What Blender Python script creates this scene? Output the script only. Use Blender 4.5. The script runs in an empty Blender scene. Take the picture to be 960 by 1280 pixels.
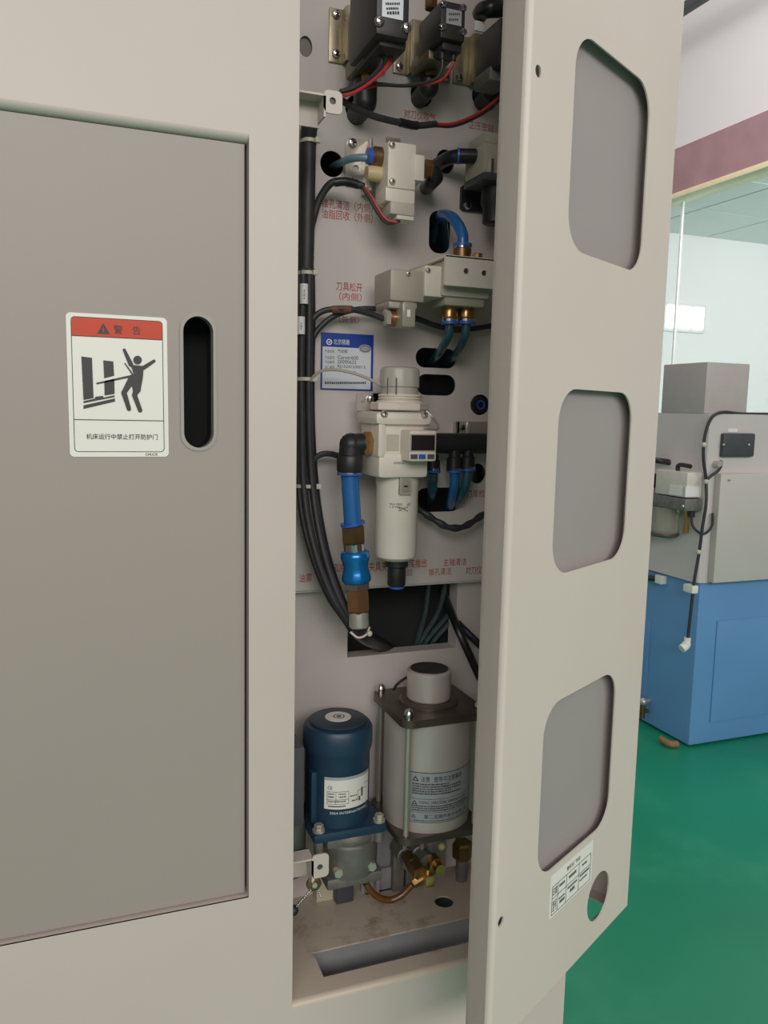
import bpy, bmesh, math, random
from mathutils import Vector, Matrix
from mathutils.geometry import tessellate_polygon
random.seed(7)
scene = bpy.context.scene
COL = scene.collection

# ------------------------------------------------------------------ camera
YAW, PITCH, ROLL, FPX = math.radians(21.178), math.radians(7.146), math.radians(-1.229), 1009.7
EYE = Vector((0.0, 0.0, 1.35))
_fwd = Vector((math.sin(YAW)*math.cos(PITCH), math.cos(YAW)*math.cos(PITCH), -math.sin(PITCH)))
_r0 = Vector((math.cos(YAW), -math.sin(YAW), 0.0))
_d0 = _fwd.cross(_r0)
_right = math.cos(ROLL)*_r0 + math.sin(ROLL)*_d0
_down = -math.sin(ROLL)*_r0 + math.cos(ROLL)*_d0
cam_d = bpy.data.cameras.new('camera')
cam_d.sensor_fit = 'VERTICAL'; cam_d.sensor_height = 24.0
cam_d.lens = FPX/1280.0*24.0; cam_d.clip_start = 0.02; cam_d.clip_end = 100
cam = bpy.data.objects.new('camera', cam_d); COL.objects.link(cam)
_m = Matrix((( _right.x, -_down.x, -_fwd.x), (_right.y, -_down.y, -_fwd.y), (_right.z, -_down.z, -_fwd.z)))
cam.matrix_world = Matrix.Translation(EYE) @ _m.to_4x4()
scene.camera = cam

# ------------------------------------------------------------------ world, area lights, exposure
world = bpy.data.worlds.new('daylight'); scene.world = world; world.use_nodes = True
bg = world.node_tree.nodes['Background']; bg.inputs[0].default_value = (1.0, 0.93, 0.955, 1); bg.inputs[1].default_value = 0.38
def area(name, loc, target, sx, sy, power, col=(1, 1, 1)):
    l = bpy.data.lights.new(name, 'AREA'); l.shape = 'RECTANGLE'; l.size = sx; l.size_y = sy; l.energy = power; l.color = col
    o = bpy.data.objects.new(name, l); COL.objects.link(o); o.location = loc
    o.rotation_euler = (Vector(target)-Vector(loc)).to_track_quat('-Z', 'Y').to_euler()
    return o
area('hall_area_light', (3.0, -3.5, 3.4), (0.4, 0.9, 1.4), 4.0, 1.6, 98, (1.0, 0.94, 0.91))
area('hall_area_light', (-1.0, -3.8, 3.2), (0.3, 0.9, 1.4), 4.0, 1.6, 135, (1.0, 0.94, 0.91))  # added front-left area light that lifts the dark compartment, not a real fixture
area('hall_area_light', (3.2, 3.4, 5.6), (5.2, 5.6, 3.4), 4.0, 2.0, 195, (1.0, 0.97, 0.96))  # added area light, aimed at the side wall only to brighten it
area('office_fill', (9.4, 4.6, 3.4), (9.4, 9.6, 2.4), 4.0, 2.0, 240, (1.0, 0.96, 0.955))  # added fill that brightens the room behind the glass, no actual fitting
vs = scene.view_settings
vs.view_transform = 'Standard'; vs.look = 'None'; vs.gamma = 1.0; vs.use_curve_mapping = False
vs.exposure = -0.1

# ------------------------------------------------------------------ pixel <-> place helpers (surveyed photo points on real planes)
def ray(px, py): return _right*((px-480.0)/FPX) + _down*((py-640.0)/FPX) + _fwd
def at(px, py, Y):
    r = ray(px, py); return EYE + r*(Y/r.y)
def atz(px, py, Z):
    r = ray(px, py); return EYE + r*((Z-EYE.z)/r.z)
def atx(px, py, X):
    r = ray(px, py); return EYE + r*(X/r.x)

# ------------------------------------------------------------------ materials
MATS = {}
def srgb(c):
    return tuple(((v/255.0)/12.92 if v/255.0 <= 0.04045 else ((v/255.0+0.055)/1.055)**2.4) for v in c)
def mat(name, col, rough=0.5, metal=0.0, var=0.06, scale=30.0, bump=0.0, bscale=400.0, spec=0.5, alpha=None, trans=0.0, coat=0.0, emit=None):
    m = bpy.data.materials.new(name); m.use_nodes = True; nt = m.node_tree; N = nt.nodes; L = nt.links
    b = N['Principled BSDF']; c = srgb(col)
    b.inputs['Roughness'].default_value = rough; b.inputs['Metallic'].default_value = metal
    b.inputs['Specular IOR Level'].default_value = spec
    b.inputs['Coat Weight'].default_value = coat
    tc = N.new('ShaderNodeTexCoord')
    nz = N.new('ShaderNodeTexNoise'); nz.inputs['Scale'].default_value = scale; nz.inputs['Detail'].default_value = 4
    L.new(tc.outputs['Object'], nz.inputs['Vector'])
    rp = N.new('ShaderNodeMapRange'); rp.inputs[1].default_value = 0.3; rp.inputs[2].default_value = 0.7
    rp.inputs[3].default_value = 1.0-var; rp.inputs[4].default_value = 1.0+var
    L.new(nz.outputs['Fac'], rp.inputs[0])
    mx = N.new('ShaderNodeVectorMath'); mx.operation = 'SCALE'; mx.inputs[0].default_value = c
    L.new(rp.outputs[0], mx.inputs['Scale']); L.new(mx.outputs[0], b.inputs['Base Color'])
    if bump > 0:
        n2 = N.new('ShaderNodeTexNoise'); n2.inputs['Scale'].default_value = bscale; L.new(tc.outputs['Object'], n2.inputs['Vector'])
        bp = N.new('ShaderNodeBump'); bp.inputs['Strength'].default_value = bump; bp.inputs['Distance'].default_value = 0.001
        L.new(n2.outputs['Fac'], bp.inputs['Height']); L.new(bp.outputs[0], b.inputs['Normal'])
    if alpha is not None: b.inputs['Alpha'].default_value = alpha
    if trans: b.inputs['Transmission Weight'].default_value = trans
    if emit: b.inputs['Emission Color'].default_value = (*srgb(emit[0]), 1); b.inputs['Emission Strength'].default_value = emit[1]
    MATS[name] = m; return m
def grime(name, col, dirt, amount, rough, scale=9.0, thr=0.66, var=0.03):
    """painted sheet with irregular small rub marks of their own"""
    m = mat(name, col, rough, var=var, scale=4.0, bump=0.05, bscale=900)
    nt = m.node_tree; N = nt.nodes; L = nt.links; b = N['Principled BSDF']
    src = b.inputs['Base Color'].links[0].from_socket
    tc = N.new('ShaderNodeTexCoord'); nz = N.new('ShaderNodeTexNoise'); nz.inputs['Scale'].default_value = scale; nz.inputs['Detail'].default_value = 9; nz.inputs['Roughness'].default_value = 0.7
    L.new(tc.outputs['Object'], nz.inputs['Vector'])
    rp = N.new('ShaderNodeMapRange'); rp.inputs[1].default_value = thr; rp.inputs[2].default_value = thr+0.12; rp.inputs[3].default_value = 0; rp.inputs[4].default_value = amount
    L.new(nz.outputs['Fac'], rp.inputs[0])
    mx = N.new('ShaderNodeMix'); mx.data_type = 'RGBA'; L.new(rp.outputs[0], mx.inputs['Factor']); L.new(src, mx.inputs['A']); mx.inputs['B'].default_value = (*srgb(dirt), 1)
    L.new(mx.outputs['Result'], b.inputs['Base Color'])
    return m
grime('paint', (197, 187, 178), (160, 140, 115), 0.35, 0.42, 7.0, 0.68)
grime('paint_cover', (210, 200, 190), (140, 120, 95), 0.5, 0.42, 16.0, 0.69)
grime('paint_plate', (212, 204, 198), (170, 155, 145), 0.4, 0.45, 8.0, 0.68)
grime('paint_tray', (198, 186, 168), (140, 112, 80), 0.8, 0.4, 10.0, 0.56)
mat('door_grey', (158, 149, 141), 0.45, var=0.025, scale=3, bump=0.05, bscale=900)
mat('liner_grey', (160, 153, 151), 0.42, var=0.03, scale=5)
mat('slot_grey', (150, 150, 152), 0.35, 0.0, var=0.06)
mat('void', (10, 10, 11), 0.8, var=0)
mat('cavity_shade', (48, 50, 50), 0.7, var=0.05)
mat('black_plastic', (36, 37, 39), 0.42, var=0.1)
mat('black_gloss', (32, 33, 35), 0.3, var=0.1)
mat('black_rubber', (50, 51, 52), 0.48, var=0.15, scale=60, bump=0.2, bscale=120)
mat('coil_black', (50, 48, 48), 0.45, var=0.1)
mat('olive_steel', (168, 158, 132), 0.36, 0.7, var=0.12, scale=25)
mat('body_metal_shaded', (124, 116, 96), 0.42, 0.6, var=0.12, scale=25)  # olive metal darkened so its colour carries the shade below the coils
mat('steel', (202, 197, 186), 0.3, 0.6, var=0.08)
mat('chrome', (215, 214, 212), 0.14, 1.0, var=0.04)
mat('aluminium', (206, 199, 191), 0.4, 0.3, var=0.05, scale=12)
mat('cast_alu', (132, 129, 124), 0.55, 0.55, var=0.15, scale=60, bump=0.4, bscale=200)
mat('dull_plate', (108, 100, 90), 0.42, 0.7, var=0.25, scale=22)
mat('brass', (176, 142, 92), 0.28, 0.9, var=0.12)
mat('brass_dark', (136, 110, 74), 0.36, 0.85, var=0.2)
mat('gold_brass', (222, 184, 112), 0.34, 0.95, var=0.1)
mat('copper', (196, 148, 108), 0.26, 0.85, var=0.12)
mat('cream', (228, 220, 206), 0.4, var=0.04)
mat('cream_dark', (194, 186, 172), 0.42, var=0.06)
mat('grey_plastic', (174, 167, 152), 0.38, var=0.06)
mat('clear_grey', (158, 156, 138), 0.2, var=0.08)
mat('knob_grey', (186, 182, 170), 0.35, var=0.05)
mat('tan_plastic', (205, 184, 142), 0.4, var=0.06)
mat('blue_tube', (38, 104, 166), 0.25, var=0.08, coat=0.3)
mat('blue_ring', (52, 98, 190), 0.3, var=0.05)
mat('teal_dark', (66, 82, 84), 0.25, var=0.1, coat=0.2)
mat('teal_tube', (44, 86, 98), 0.25, var=0.1, coat=0.2)
mat('pale_tube', (120, 148, 164), 0.25, var=0.1)
mat('blue_anod', (24, 128, 200), 0.24, 0.55, var=0.04, coat=0.4)
mat('motor_blue', (32, 60, 82), 0.4, var=0.1, scale=20, bump=0.15, bscale=300)
mat('motor_cap', (52, 62, 72), 0.42, var=0.1)
mat('red_wire', (176, 56, 56), 0.4, var=0.08)
mat('brown_tape', (112, 78, 58), 0.5, var=0.15)
mat('amber_tube', (104, 66, 30), 0.2, var=0.1, coat=0.3)
mat('white', (238, 238, 234), 0.45, var=0.02)
mat('paper', (232, 231, 222), 0.4, var=0.015, scale=8)
mat('paper_cool', (222, 226, 232), 0.4, var=0.02)
mat('silver_label', (176, 180, 184), 0.4, 0.15, var=0.05)
mat('ink', (30, 29, 30), 0.5, var=0)
mat('ink_soft', (84, 84, 84), 0.5, var=0)
mat('figure_ink', (62, 58, 58), 0.5, var=0)
mat('red_print', (180, 66, 62), 0.5, var=0.1, scale=200)
mat('warn_red', (196, 60, 26), 0.4, var=0.02)
mat('tag_blue', (24, 66, 160), 0.4, var=0.04)
mat('screen', (40, 36, 36), 0.15, var=0)
mat('handle_rim', (160, 155, 148), 0.4, var=0.03)
mat('plug_grey', (128, 120, 114), 0.5, var=0.04)
mat('grey_box', (84, 84, 88), 0.45, var=0.08)
mat('canister_green', (92, 102, 92), 0.45, var=0.12)
mat('block_cream', (196, 192, 164), 0.45, var=0.06)
mat('tie_white', (206, 200, 186), 0.4, var=0.03)
mat('floor_green_base', (24, 142, 104), 0.3, var=0.1, scale=1.5)
mat('wall_white', (226, 220, 220), 0.7, var=0.02, scale=1)
mat('beam_mauve', (164, 128, 132), 0.6, var=0.12, scale=3)
mat('trim_yellow', (236, 220, 182), 0.4, var=0.05)
mat('ceil_tile', (226, 232, 234), 0.7, var=0.02, scale=2)
mat('ceil_joint', (170, 180, 182), 0.7, var=0.02)
mat('office_wall', (236, 238, 240), 0.7, var=0.01)
mat('frame_white', (225, 228, 228), 0.4, var=0.02)
mat('day_glass', (255, 255, 255), 0.4, var=0, emit=((255, 255, 255), 2.2))
mat('lathe_blue', (104, 156, 208), 0.38, var=0.05, scale=3)
mat('lathe_grey', (208, 202, 200), 0.42, var=0.04, scale=3)
mat('lathe_panel', (202, 197, 190), 0.42, var=0.03, scale=3)
mat('lathe_box', (190, 182, 180), 0.4, var=0.03)
mat('dark_grey', (70, 72, 78), 0.45, var=0.06)
mat('tank_white', (222, 216, 206), 0.35, var=0.06)
mat('jar', (222, 218, 204), 0.1, var=0.06, trans=0.75)
mat('yellow', (222, 206, 60), 0.45, var=0.08)
mat('rust', (150, 112, 76), 0.6, var=0.2)
g = bpy.data.materials.new('pane_glass'); g.use_nodes = True; MATS['pane_glass'] = g
_n = g.node_tree.nodes; _l = g.node_tree.links; _n.remove(_n['Principled BSDF'])
_t = _n.new('ShaderNodeBsdfTransparent'); _t.inputs[0].default_value = (0.985, 0.985, 0.982, 1)
_g = _n.new('ShaderNodeBsdfGlossy'); _g.inputs['Roughness'].default_value = 0.03
_x = _n.new('ShaderNodeMixShader'); _x.inputs[0].default_value = 0.06; _l.new(_t.outputs[0], _x.inputs[1]); _l.new(_g.outputs[0], _x.inputs[2])
_l.new(_x.outputs[0], _n['Material Output'].inputs[0])

# ------------------------------------------------------------------ mesh builder
def ortho(d):
    d = d.normalized(); a = Vector((0, 0, 1)) if abs(d.z) < 0.9 else Vector((1, 0, 0))
    u = d.cross(a).normalized(); return u, d.cross(u).normalized()
class MB:
    def __init__(s): s.v = []; s.f = []
    def add(s, vs_, fs): o = len(s.v); s.v += [Vector(p) for p in vs_]; s.f += [tuple(i+o for i in f) for f in fs]; return s
    def box(s, x0, x1, y0, y1, z0, z1, bev=0.0):
        x0, x1 = min(x0, x1), max(x0, x1); y0, y1 = min(y0, y1), max(y0, y1); z0, z1 = min(z0, z1), max(z0, z1)
        bm = bmesh.new(); bmesh.ops.create_cube(bm, size=1)
        for w in bm.verts: w.co = Vector((x0+(w.co.x+.5)*(x1-x0), y0+(w.co.y+.5)*(y1-y0), z0+(w.co.z+.5)*(z1-z0)))
        if bev > 0:
            bev = min(bev, .45*min(x1-x0, y1-y0, z1-z0))
            bmesh.ops.bevel(bm, geom=bm.edges[:], offset=bev, segments=2, affect='EDGES', profile=.6)
        bm.verts.index_update(); s.add([w.co.copy() for w in bm.verts], [[w.index for w in f.verts] for f in bm.faces]); bm.free(); return s
    def pbox(s, px0, py0, px1, py1, yf, yb, bev=0.0):
        xm, ym = (px0+px1)/2, (py0+py1)/2
        return s.box(at(px0, ym, yf).x, at(px1, ym, yf).x, yf, yb, at(xm, py1, yf).z, at(xm, py0, yf).z, bev)
    def ring(s, c, u, w, r, n): return [c + u*(math.cos(2*math.pi*k/n)*r) + w*(math.sin(2*math.pi*k/n)*r) for k in range(n)]
    def cyl(s, p0, p1, r0, r1=None, n=20): return s.prof(p0, p1, [(r0, 0), (r0 if r1 is None else r1, 1)], n)
    def prof(s, p0, p1, prof, n=24, ph=0.0):
        """surface of revolution from p0 to p1; prof = [(radius, t)]"""
        p0, p1 = Vector(p0), Vector(p1); d = p1-p0; u, w = ortho(d); vs_, fs = [], []
        if ph: u, w = u*math.cos(ph)+w*math.sin(ph), w*math.cos(ph)-u*math.sin(ph)
        for r, t in prof: vs_ += s.ring(p0+d*t, u, w, max(r, 1e-5), n)
        for i in range(len(prof)-1):
            for k in range(n): a = i*n+k; b = i*n+(k+1) % n; fs.append((a, a+n, b+n, b))
        fs.append(tuple(range(n))); fs.append(tuple(reversed(range((len(prof)-1)*n, len(prof)*n)))); return s.add(vs_, fs)
    def tube(s, pts, r, n=10, sub=6):
        P = [Vector(p) for p in pts]; C = []
        for i in range(len(P)-1):
            a = P[i-1] if i else 2*P[0]-P[1]; b, c = P[i], P[i+1]; d = P[i+2] if i+2 < len(P) else 2*P[-1]-P[-2]
            for k in range(sub):
                t = k/sub; C.append(.5*((2*b)+(c-a)*t+(2*a-5*b+4*c-d)*t*t+(3*b-a-3*c+d)*t**3))
        C.append(P[-1]); vs_, fs = [], []; T0 = (C[1]-C[0]).normalized(); u, w = ortho(T0)
        for i, p in enumerate(C):
            T = (C[min(i+1, len(C)-1)]-C[max(i-1, 0)]).normalized()
            q = T0.rotation_difference(T); u = q @ u; w = q @ w; T0 = T
            vs_ += s.ring(p, u, w, r(i/(len(C)-1)) if callable(r) else r, n)
        for i in range(len(C)-1):
            for k in range(n): a = i*n+k; b = i*n+(k+1) % n; fs.append((a, b, b+n, a+n))
        fs.append(tuple(reversed(range(n)))); fs.append(tuple(range((len(C)-1)*n, len(C)*n))); return s.add(vs_, fs)
    def ball(s, c, r, n=12, m=8, sq=(1, 1, 1)):
        c = Vector(c); vs_, fs = [], []
        for i in range(m+1):
            th = math.pi*i/m; rr = max(math.sin(th), 1e-4)
            vs_ += [c+Vector((math.cos(2*math.pi*k/n)*rr*r*sq[0], math.sin(2*math.pi*k/n)*rr*r*sq[1], math.cos(th)*r*sq[2])) for k in range(n)]
        for i in range(m):
            for k in range(n): a = i*n+k; b = i*n+(k+1) % n; fs.append((a, a+n, b+n, b))
        return s.add(vs_, fs)
    def plate(s, outer, holes, fn, t):
        """2D outline with holes, thick t; fn(a,b,d) -> 3D point at depth d"""
        loops = [outer]+list(holes); flat = [p for l in loops for p in l]; n = len(flat)
        tris = tessellate_polygon([[Vector((p[0], p[1], 0)) for p in l] for l in loops])
        vs_ = [fn(p[0], p[1], 0) for p in flat]+[fn(p[0], p[1], t) for p in flat]; fs = []
        for a, b, c in tris: fs.append((a, b, c)); fs.append((c+n, b+n, a+n))
        o = 0
        for l in loops:
            k = len(l)
            for i in range(k): a = o+i; b = o+(i+1) % k; fs.append((a, b, b+n, a+n))
            o += k
        return s.add(vs_, fs)
    def build(s, name, m, parent=None, smooth=35):
        me = bpy.data.meshes.new(name); off = Vector((0, 0, 0)); par = parent
        if parent is not None and parent.get('_local') is None:
            r = parent
            while r.parent is not None: r = r.parent
            if r.get('_local') is None: off = Vector(r.location)
        me.from_pydata([tuple(p-off) for p in s.v], [], s.f)
        bm = bmesh.new(); bm.from_mesh(me); bmesh.ops.recalc_face_normals(bm, faces=bm.faces[:]); bm.to_mesh(me); bm.free()
        if smooth:
            for p in me.polygons: p.use_smooth = True
            me.set_sharp_from_angle(angle=math.radians(smooth))
        me.materials.append(MATS[m])
        o = bpy.data.objects.new(name, me); COL.objects.link(o)
        if parent is not None:
            o.parent = parent
            if parent.get('_local'): o['_local'] = 1
        return o
def tag(o, label, cat=None, group=None):
    o['label'] = label
    if cat: o['category'] = cat
    if group: o['group'] = group
    return o
def struct(o, label=None, cat=None):
    o['kind'] = 'structure'
    if label: o['label'] = label
    if cat: o['category'] = cat
    return o
def thing(name, label, cat, loc, group=None, local=False):
    o = bpy.data.objects.new(name, None); COL.objects.link(o); o.location = loc; o.empty_display_size = .02
    if local: o['_local'] = 1
    return tag(o, label, cat, group)
def box(name, m, parent, *a, **k): return MB().box(*a, **k).build(name, m, parent)
def pbox(name, m, parent, *a, **k): return MB().pbox(*a, **k).build(name, m, parent)
def pcyl(name, m, parent, p0, p1, r, r1=None, n=20): return MB().cyl(p0, p1, r, r1, n).build(name, m, parent)
def rrect(x0, x1, y0, y1, r, n=6):
    out = []
    for cx, cy, a0 in ((x1-r, y1-r, 0), (x0+r, y1-r, 90), (x0+r, y0+r, 180), (x1-r, y0+r, 270)):
        for k in range(n+1):
            a = math.radians(a0+90*k/n); out.append((cx+r*math.cos(a), cy+r*math.sin(a)))
    return out
def circ(cx, cy, r, n=24, ry=None): return [(cx+r*math.cos(2*math.pi*k/n), cy+(ry or r)*math.sin(2*math.pi*k/n)) for k in range(n)]
XZ = lambda y0: (lambda a, b, d: Vector((a, y0+d, b)))

# text: flat print, fitted into a rectangle given in the 2D frame of fn
_dg_cache = {}
def text_mesh(body):
    if body in _dg_cache: return _dg_cache[body]
    cu = bpy.data.curves.new('lettering', 'FONT'); cu.body = body; cu.resolution_u = 2
    o = bpy.data.objects.new('lettering', cu); COL.objects.link(o)
    dg = bpy.context.evaluated_depsgraph_get(); me = bpy.data.meshes.new_from_object(o.evaluated_get(dg))
    bpy.data.objects.remove(o); bpy.data.curves.remove(cu)
    V = [(v.co.x, v.co.y) for v in me.vertices]; F = [tuple(p.vertices) for p in me.polygons]; bpy.data.meshes.remove(me)
    _dg_cache[body] = (V, F); return V, F
def text(name, body, m, parent, x0, x1, z0, z1, fn):
    V, F = text_mesh(body)
    if not V: return None
    ax, bx_ = min(p[0] for p in V), max(p[0] for p in V); ay, by = min(p[1] for p in V), max(p[1] for p in V)
    mb = MB(); mb.add([fn(x0+(p[0]-ax)/max(bx_-ax, 1e-6)*(x1-x0), z0+(p[1]-ay)/max(by-ay, 1e-6)*(z1-z0), 0) for p in V], F)
    return mb.build(name, m, parent, smooth=0)
def ptext(name, body, m, parent, px0, py0, px1, py1, Y):
    xm, ym = (px0+px1)/2, (py0+py1)/2
    return text(name, body, m, parent, at(px0, ym, Y).x, at(px1, ym, Y).x, at(xm, py1, Y).z, at(xm, py0, Y).z, XZ(Y))
def screw(parent, p, d, r=.0045, m='chrome', name='screw'):
    p = Vector(p); d = Vector(d).normalized()
    o = MB().prof(p, p+d*r*.9, [(r, 0), (r, .45), (r*.75, .85), (r*.3, 1)], 14).build(name, m, parent)
    u, w = ortho(d); q = p+d*r*.93; mb = MB()
    for a, b in ((u, w), (w, u)):
        mb.add([q+a*r*.6+b*r*.1, q-a*r*.6+b*r*.1, q-a*r*.6-b*r*.1, q+a*r*.6-b*r*.1], [(0, 1, 2, 3)])
    mb.build('screw_slot', 'ink', o, 0); return o
def hexnut(p0, p1, r, ch=.12):
    return MB().prof(p0, p1, [(r*.86, 0), (r, ch), (r, 1-ch), (r*.86, 1)], 6, .3)

# ------------------------------------------------------------------ the hall
# floor: green epoxy with scuffs
fm = MATS['floor_green_base']; nt = fm.node_tree; N = nt.nodes; L = nt.links; b = N['Principled BSDF']
src = b.inputs['Base Color'].links[0].from_socket
tc = N.new('ShaderNodeTexCoord'); nz = N.new('ShaderNodeTexNoise'); nz.inputs['Scale'].default_value = 3.0; nz.inputs['Detail'].default_value = 8; nz.inputs['Roughness'].default_value = .65
L.new(tc.outputs['Object'], nz.inputs['Vector'])
rp = N.new('ShaderNodeMapRange'); rp.inputs[1].default_value = .55; rp.inputs[2].default_value = .8; rp.inputs[3].default_value = 0; rp.inputs[4].default_value = .35
L.new(nz.outputs['Fac'], rp.inputs[0]); mx = N.new('ShaderNodeMix'); mx.data_type = 'RGBA'
L.new(rp.outputs[0], mx.inputs['Factor']); L.new(src, mx.inputs['A']); mx.inputs['B'].default_value = (*srgb((80, 164, 126)), 1); L.new(mx.outputs['Result'], b.inputs['Base Color'])
r2 = N.new('ShaderNodeMapRange'); r2.inputs[3].default_value = .22; r2.inputs[4].default_value = .5; L.new(nz.outputs['Fac'], r2.inputs[0]); L.new(r2.outputs[0], b.inputs['Roughness'])
struct(MB().box(-5, 14, -5, 13, -.1, 0).build('floor', 'floor_green_base', smooth=0), 'green painted epoxy shop floor', 'floor')

WX = 6.0                                   # plane of the side wall with the glazed partition
zb0 = atx(900, 226.5, WX).z                # underside of mauve beam
zb1 = atx(904, 163, WX).z
YW0, YW1 = -1.0, 11.5
struct(MB().box(WX, WX+.2, YW0, YW1, zb1, 7.2).build('wall_right', 'wall_white', smooth=0), 'white upper wall above the mauve beam', 'wall')
struct(MB().box(WX-.03, WX+.2, YW0, YW1, zb0+.02, zb1).build('trim_1', 'beam_mauve', smooth=0), 'mauve painted beam band over the glazed partition', 'beam')
struct(MB().box(WX-.05, WX+.2, YW0, YW1, zb0-.035, zb0+.02, .008).build('trim_2', 'trim_yellow'), 'thin pale yellow trim under the mauve beam', 'trim')
struct(MB().box(-5, WX, YW1, YW1+.15, 0, 7.2).build('wall_hall_end', 'wall_white', smooth=0), 'white end wall of the hall', 'wall')
w1 = MB().box(WX+.08, WX+.09, YW0, YW1, .0, zb0-.05).build('window_1', 'pane_glass', smooth=0)
struct(w1, 'tall clear glass partition below the mauve beam', 'window')
ym = atx(841, 330, WX).y
for yy in (ym, ym-2.6, ym+2.4):
    MB().box(WX+.072, WX+.098, yy-.01, yy+.01, 0, zb0-.05).build('window_post', 'frame_white', w1, 0)
MB().box(WX+.04, WX+.13, YW0, YW1, 0, .12).build('window_rail', 'frame_white', w1, 0)
# office behind the glass
YO = 9.6
zc = at(905, 299, YO).z
struct(MB().box(WX+.2, 13.5, YO, YO+.15, 0, zc+.3).build('wall_back', 'office_wall', smooth=0), 'pale wall of the room behind the glass', 'wall')
struct(MB().box(13.3, 13.45, YW0, YO, 0, zc+.3).build('wall_office_side', 'office_wall', smooth=0), 'side wall of the room behind the glass', 'wall')
ce = struct(MB().box(WX+.2, 13.3, 3.0, YO, zc+.012, zc+.1).build('ceiling', 'ceil_joint', smooth=0), 'suspended tile ceiling of the room behind the glass', 'ceiling')
tile = None
for i in range(6):
    for j in range(5):
        x0 = WX+.22+i*1.2; y1 = YO-.01-j*1.2
        if tile is None:
            tile = MB().box(0, 1.17, -1.17, 0, 0, .02).build('ceiling_tile', 'ceil_tile', ce, 0); o = tile
        else:
            o = tile.copy(); COL.objects.link(o); o.parent = ce
        o.location = (x0, y1, zc)
w2 = MB(); a = at(829, 377, YO); c = at(879, 417, YO)
w2.box(a.x, c.x, YO-.03, YO-.005, c.z, a.z); w2 = struct(w2.build('window_2', 'frame_white', smooth=0), 'small bright daylit window on the far pale wall', 'window')
n = 3
for k in range(n):
    xa = a.x+.05+(c.x-a.x-.05)/n*k; xb = a.x+(c.x-a.x-.05)/n*(k+1)
    MB().box(xa, xb, YO-.045, YO-.03, c.z+.05, a.z-.05).build('pane', 'day_glass', w2, 0)
# hanging light rail just under the upper wall
pa = atx(862, 8, 5.6)
hr = MB().box(5.55, 5.65, 3.5, pa.y+.4, pa.z-.03, pa.z+.05, .01); hr.cyl((5.6, 4.6, pa.z+.05), (5.6, 4.6, 7.0), .01); hr.cyl((5.6, 5.6, pa.z+.05), (5.6, 5.6, 7.0), .01)
tag(hr.build('light_rail', 'dark_grey'), 'dark grey rail hanging before the white upper wall', 'rail')

# ------------------------------------------------------------------ the machine
YF, YP, YL = .77, .935, .954           # front sheet, mounting plate, lower rear panel
X0 = at(370, 640, YF).x                # left edge of the open compartment
XC = at(707, 1217, YF).x               # right corner of the machine
ZT = at(364.5, 1255.5, YF).z           # tray level
ZTOP = 1.96
mc = thing('machine_cabinet', 'large beige painted machine housing with an open pneumatics compartment', 'machine', (0, .9, 0))
# front sheet with door aperture
dl, dr = -.62, at(311, 640, YF).x
dz1, dz0 = at(160, 156, YF).z, at(160, 1151.5, YF).z
fr = MB().plate([(-.9, 0), (XC, 0), (XC, ZT-.006), (X0, ZT-.006), (X0, ZTOP), (-.9, ZTOP)], [[(dl, dz0), (dl, dz1+.007), (dr, dz1+.007), (dr, dz0)]], XZ(YF), .002)
# rolled upper edge of the aperture, returns of the other three edges
def strip(mb, prof, fn2, t=.0):
    """sweep a 2D profile between two ends"""
    n_ = len(prof); A = [fn2(p, 0) for p in prof]; B_ = [fn2(p, 1) for p in prof]
    mb.add(A+B_, [(i, i+1, i+1+n_, i+n_) for i in range(n_-1)])
arc = [(YF+.009*(1-math.cos(t)), dz1+.007-.0075*math.sin(t)) for t in [k/8*math.pi/2 for k in range(9)]]+[(YF+.03, dz1-.0005)]
strip(fr, arc, lambda p, e: Vector((dl if e == 0 else dr, p[0], p[1])))
strip(fr, [(YF, 0), (YF+.03, 0)], lambda p, e: Vector((dr, p[0], dz0 if e == 0 else dz1+.007)))
strip(fr, [(YF, 0), (YF+.03, 0)], lambda p, e: Vector((dl if e == 0 else dr, p[0], dz0)))
fr.build('front_sheet', 'paint', mc)
box('rear_shell', 'cavity_shade', mc, -.9, XC-.003, 1.03, 1.04, 0, ZTOP)  # dark back sheet, its tone stands in for the shade behind the plate holes
# compartment return (left), roof, body sides
box('compartment_side', 'paint', mc, X0-.002, X0, YF+.002, 1.03, ZT, ZTOP)
box('side_panel', 'paint', mc, XC-.002, XC, YF+.002, 1.6, 0, ZT-.006)
box('side_panel', 'paint', mc, XC-.002, XC, 1.012, 1.6, ZT, ZTOP)
box('side_panel', 'paint', mc, -.9, -.898, YF+.002, 1.6, 0, ZTOP)
box('rear_panel', 'paint', mc, -.898, XC-.002, 1.598, 1.6, 0, ZTOP)
box('roof', 'paint', mc, -.9, XC, YF, 1.6, ZTOP, ZTOP+.002)
box('door_gap_shade', 'void', mc, -.898, X0-.004, .84, .842, .02, ZTOP-.02)  # near-black sheet painting the shade that shows through the door gaps
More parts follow.
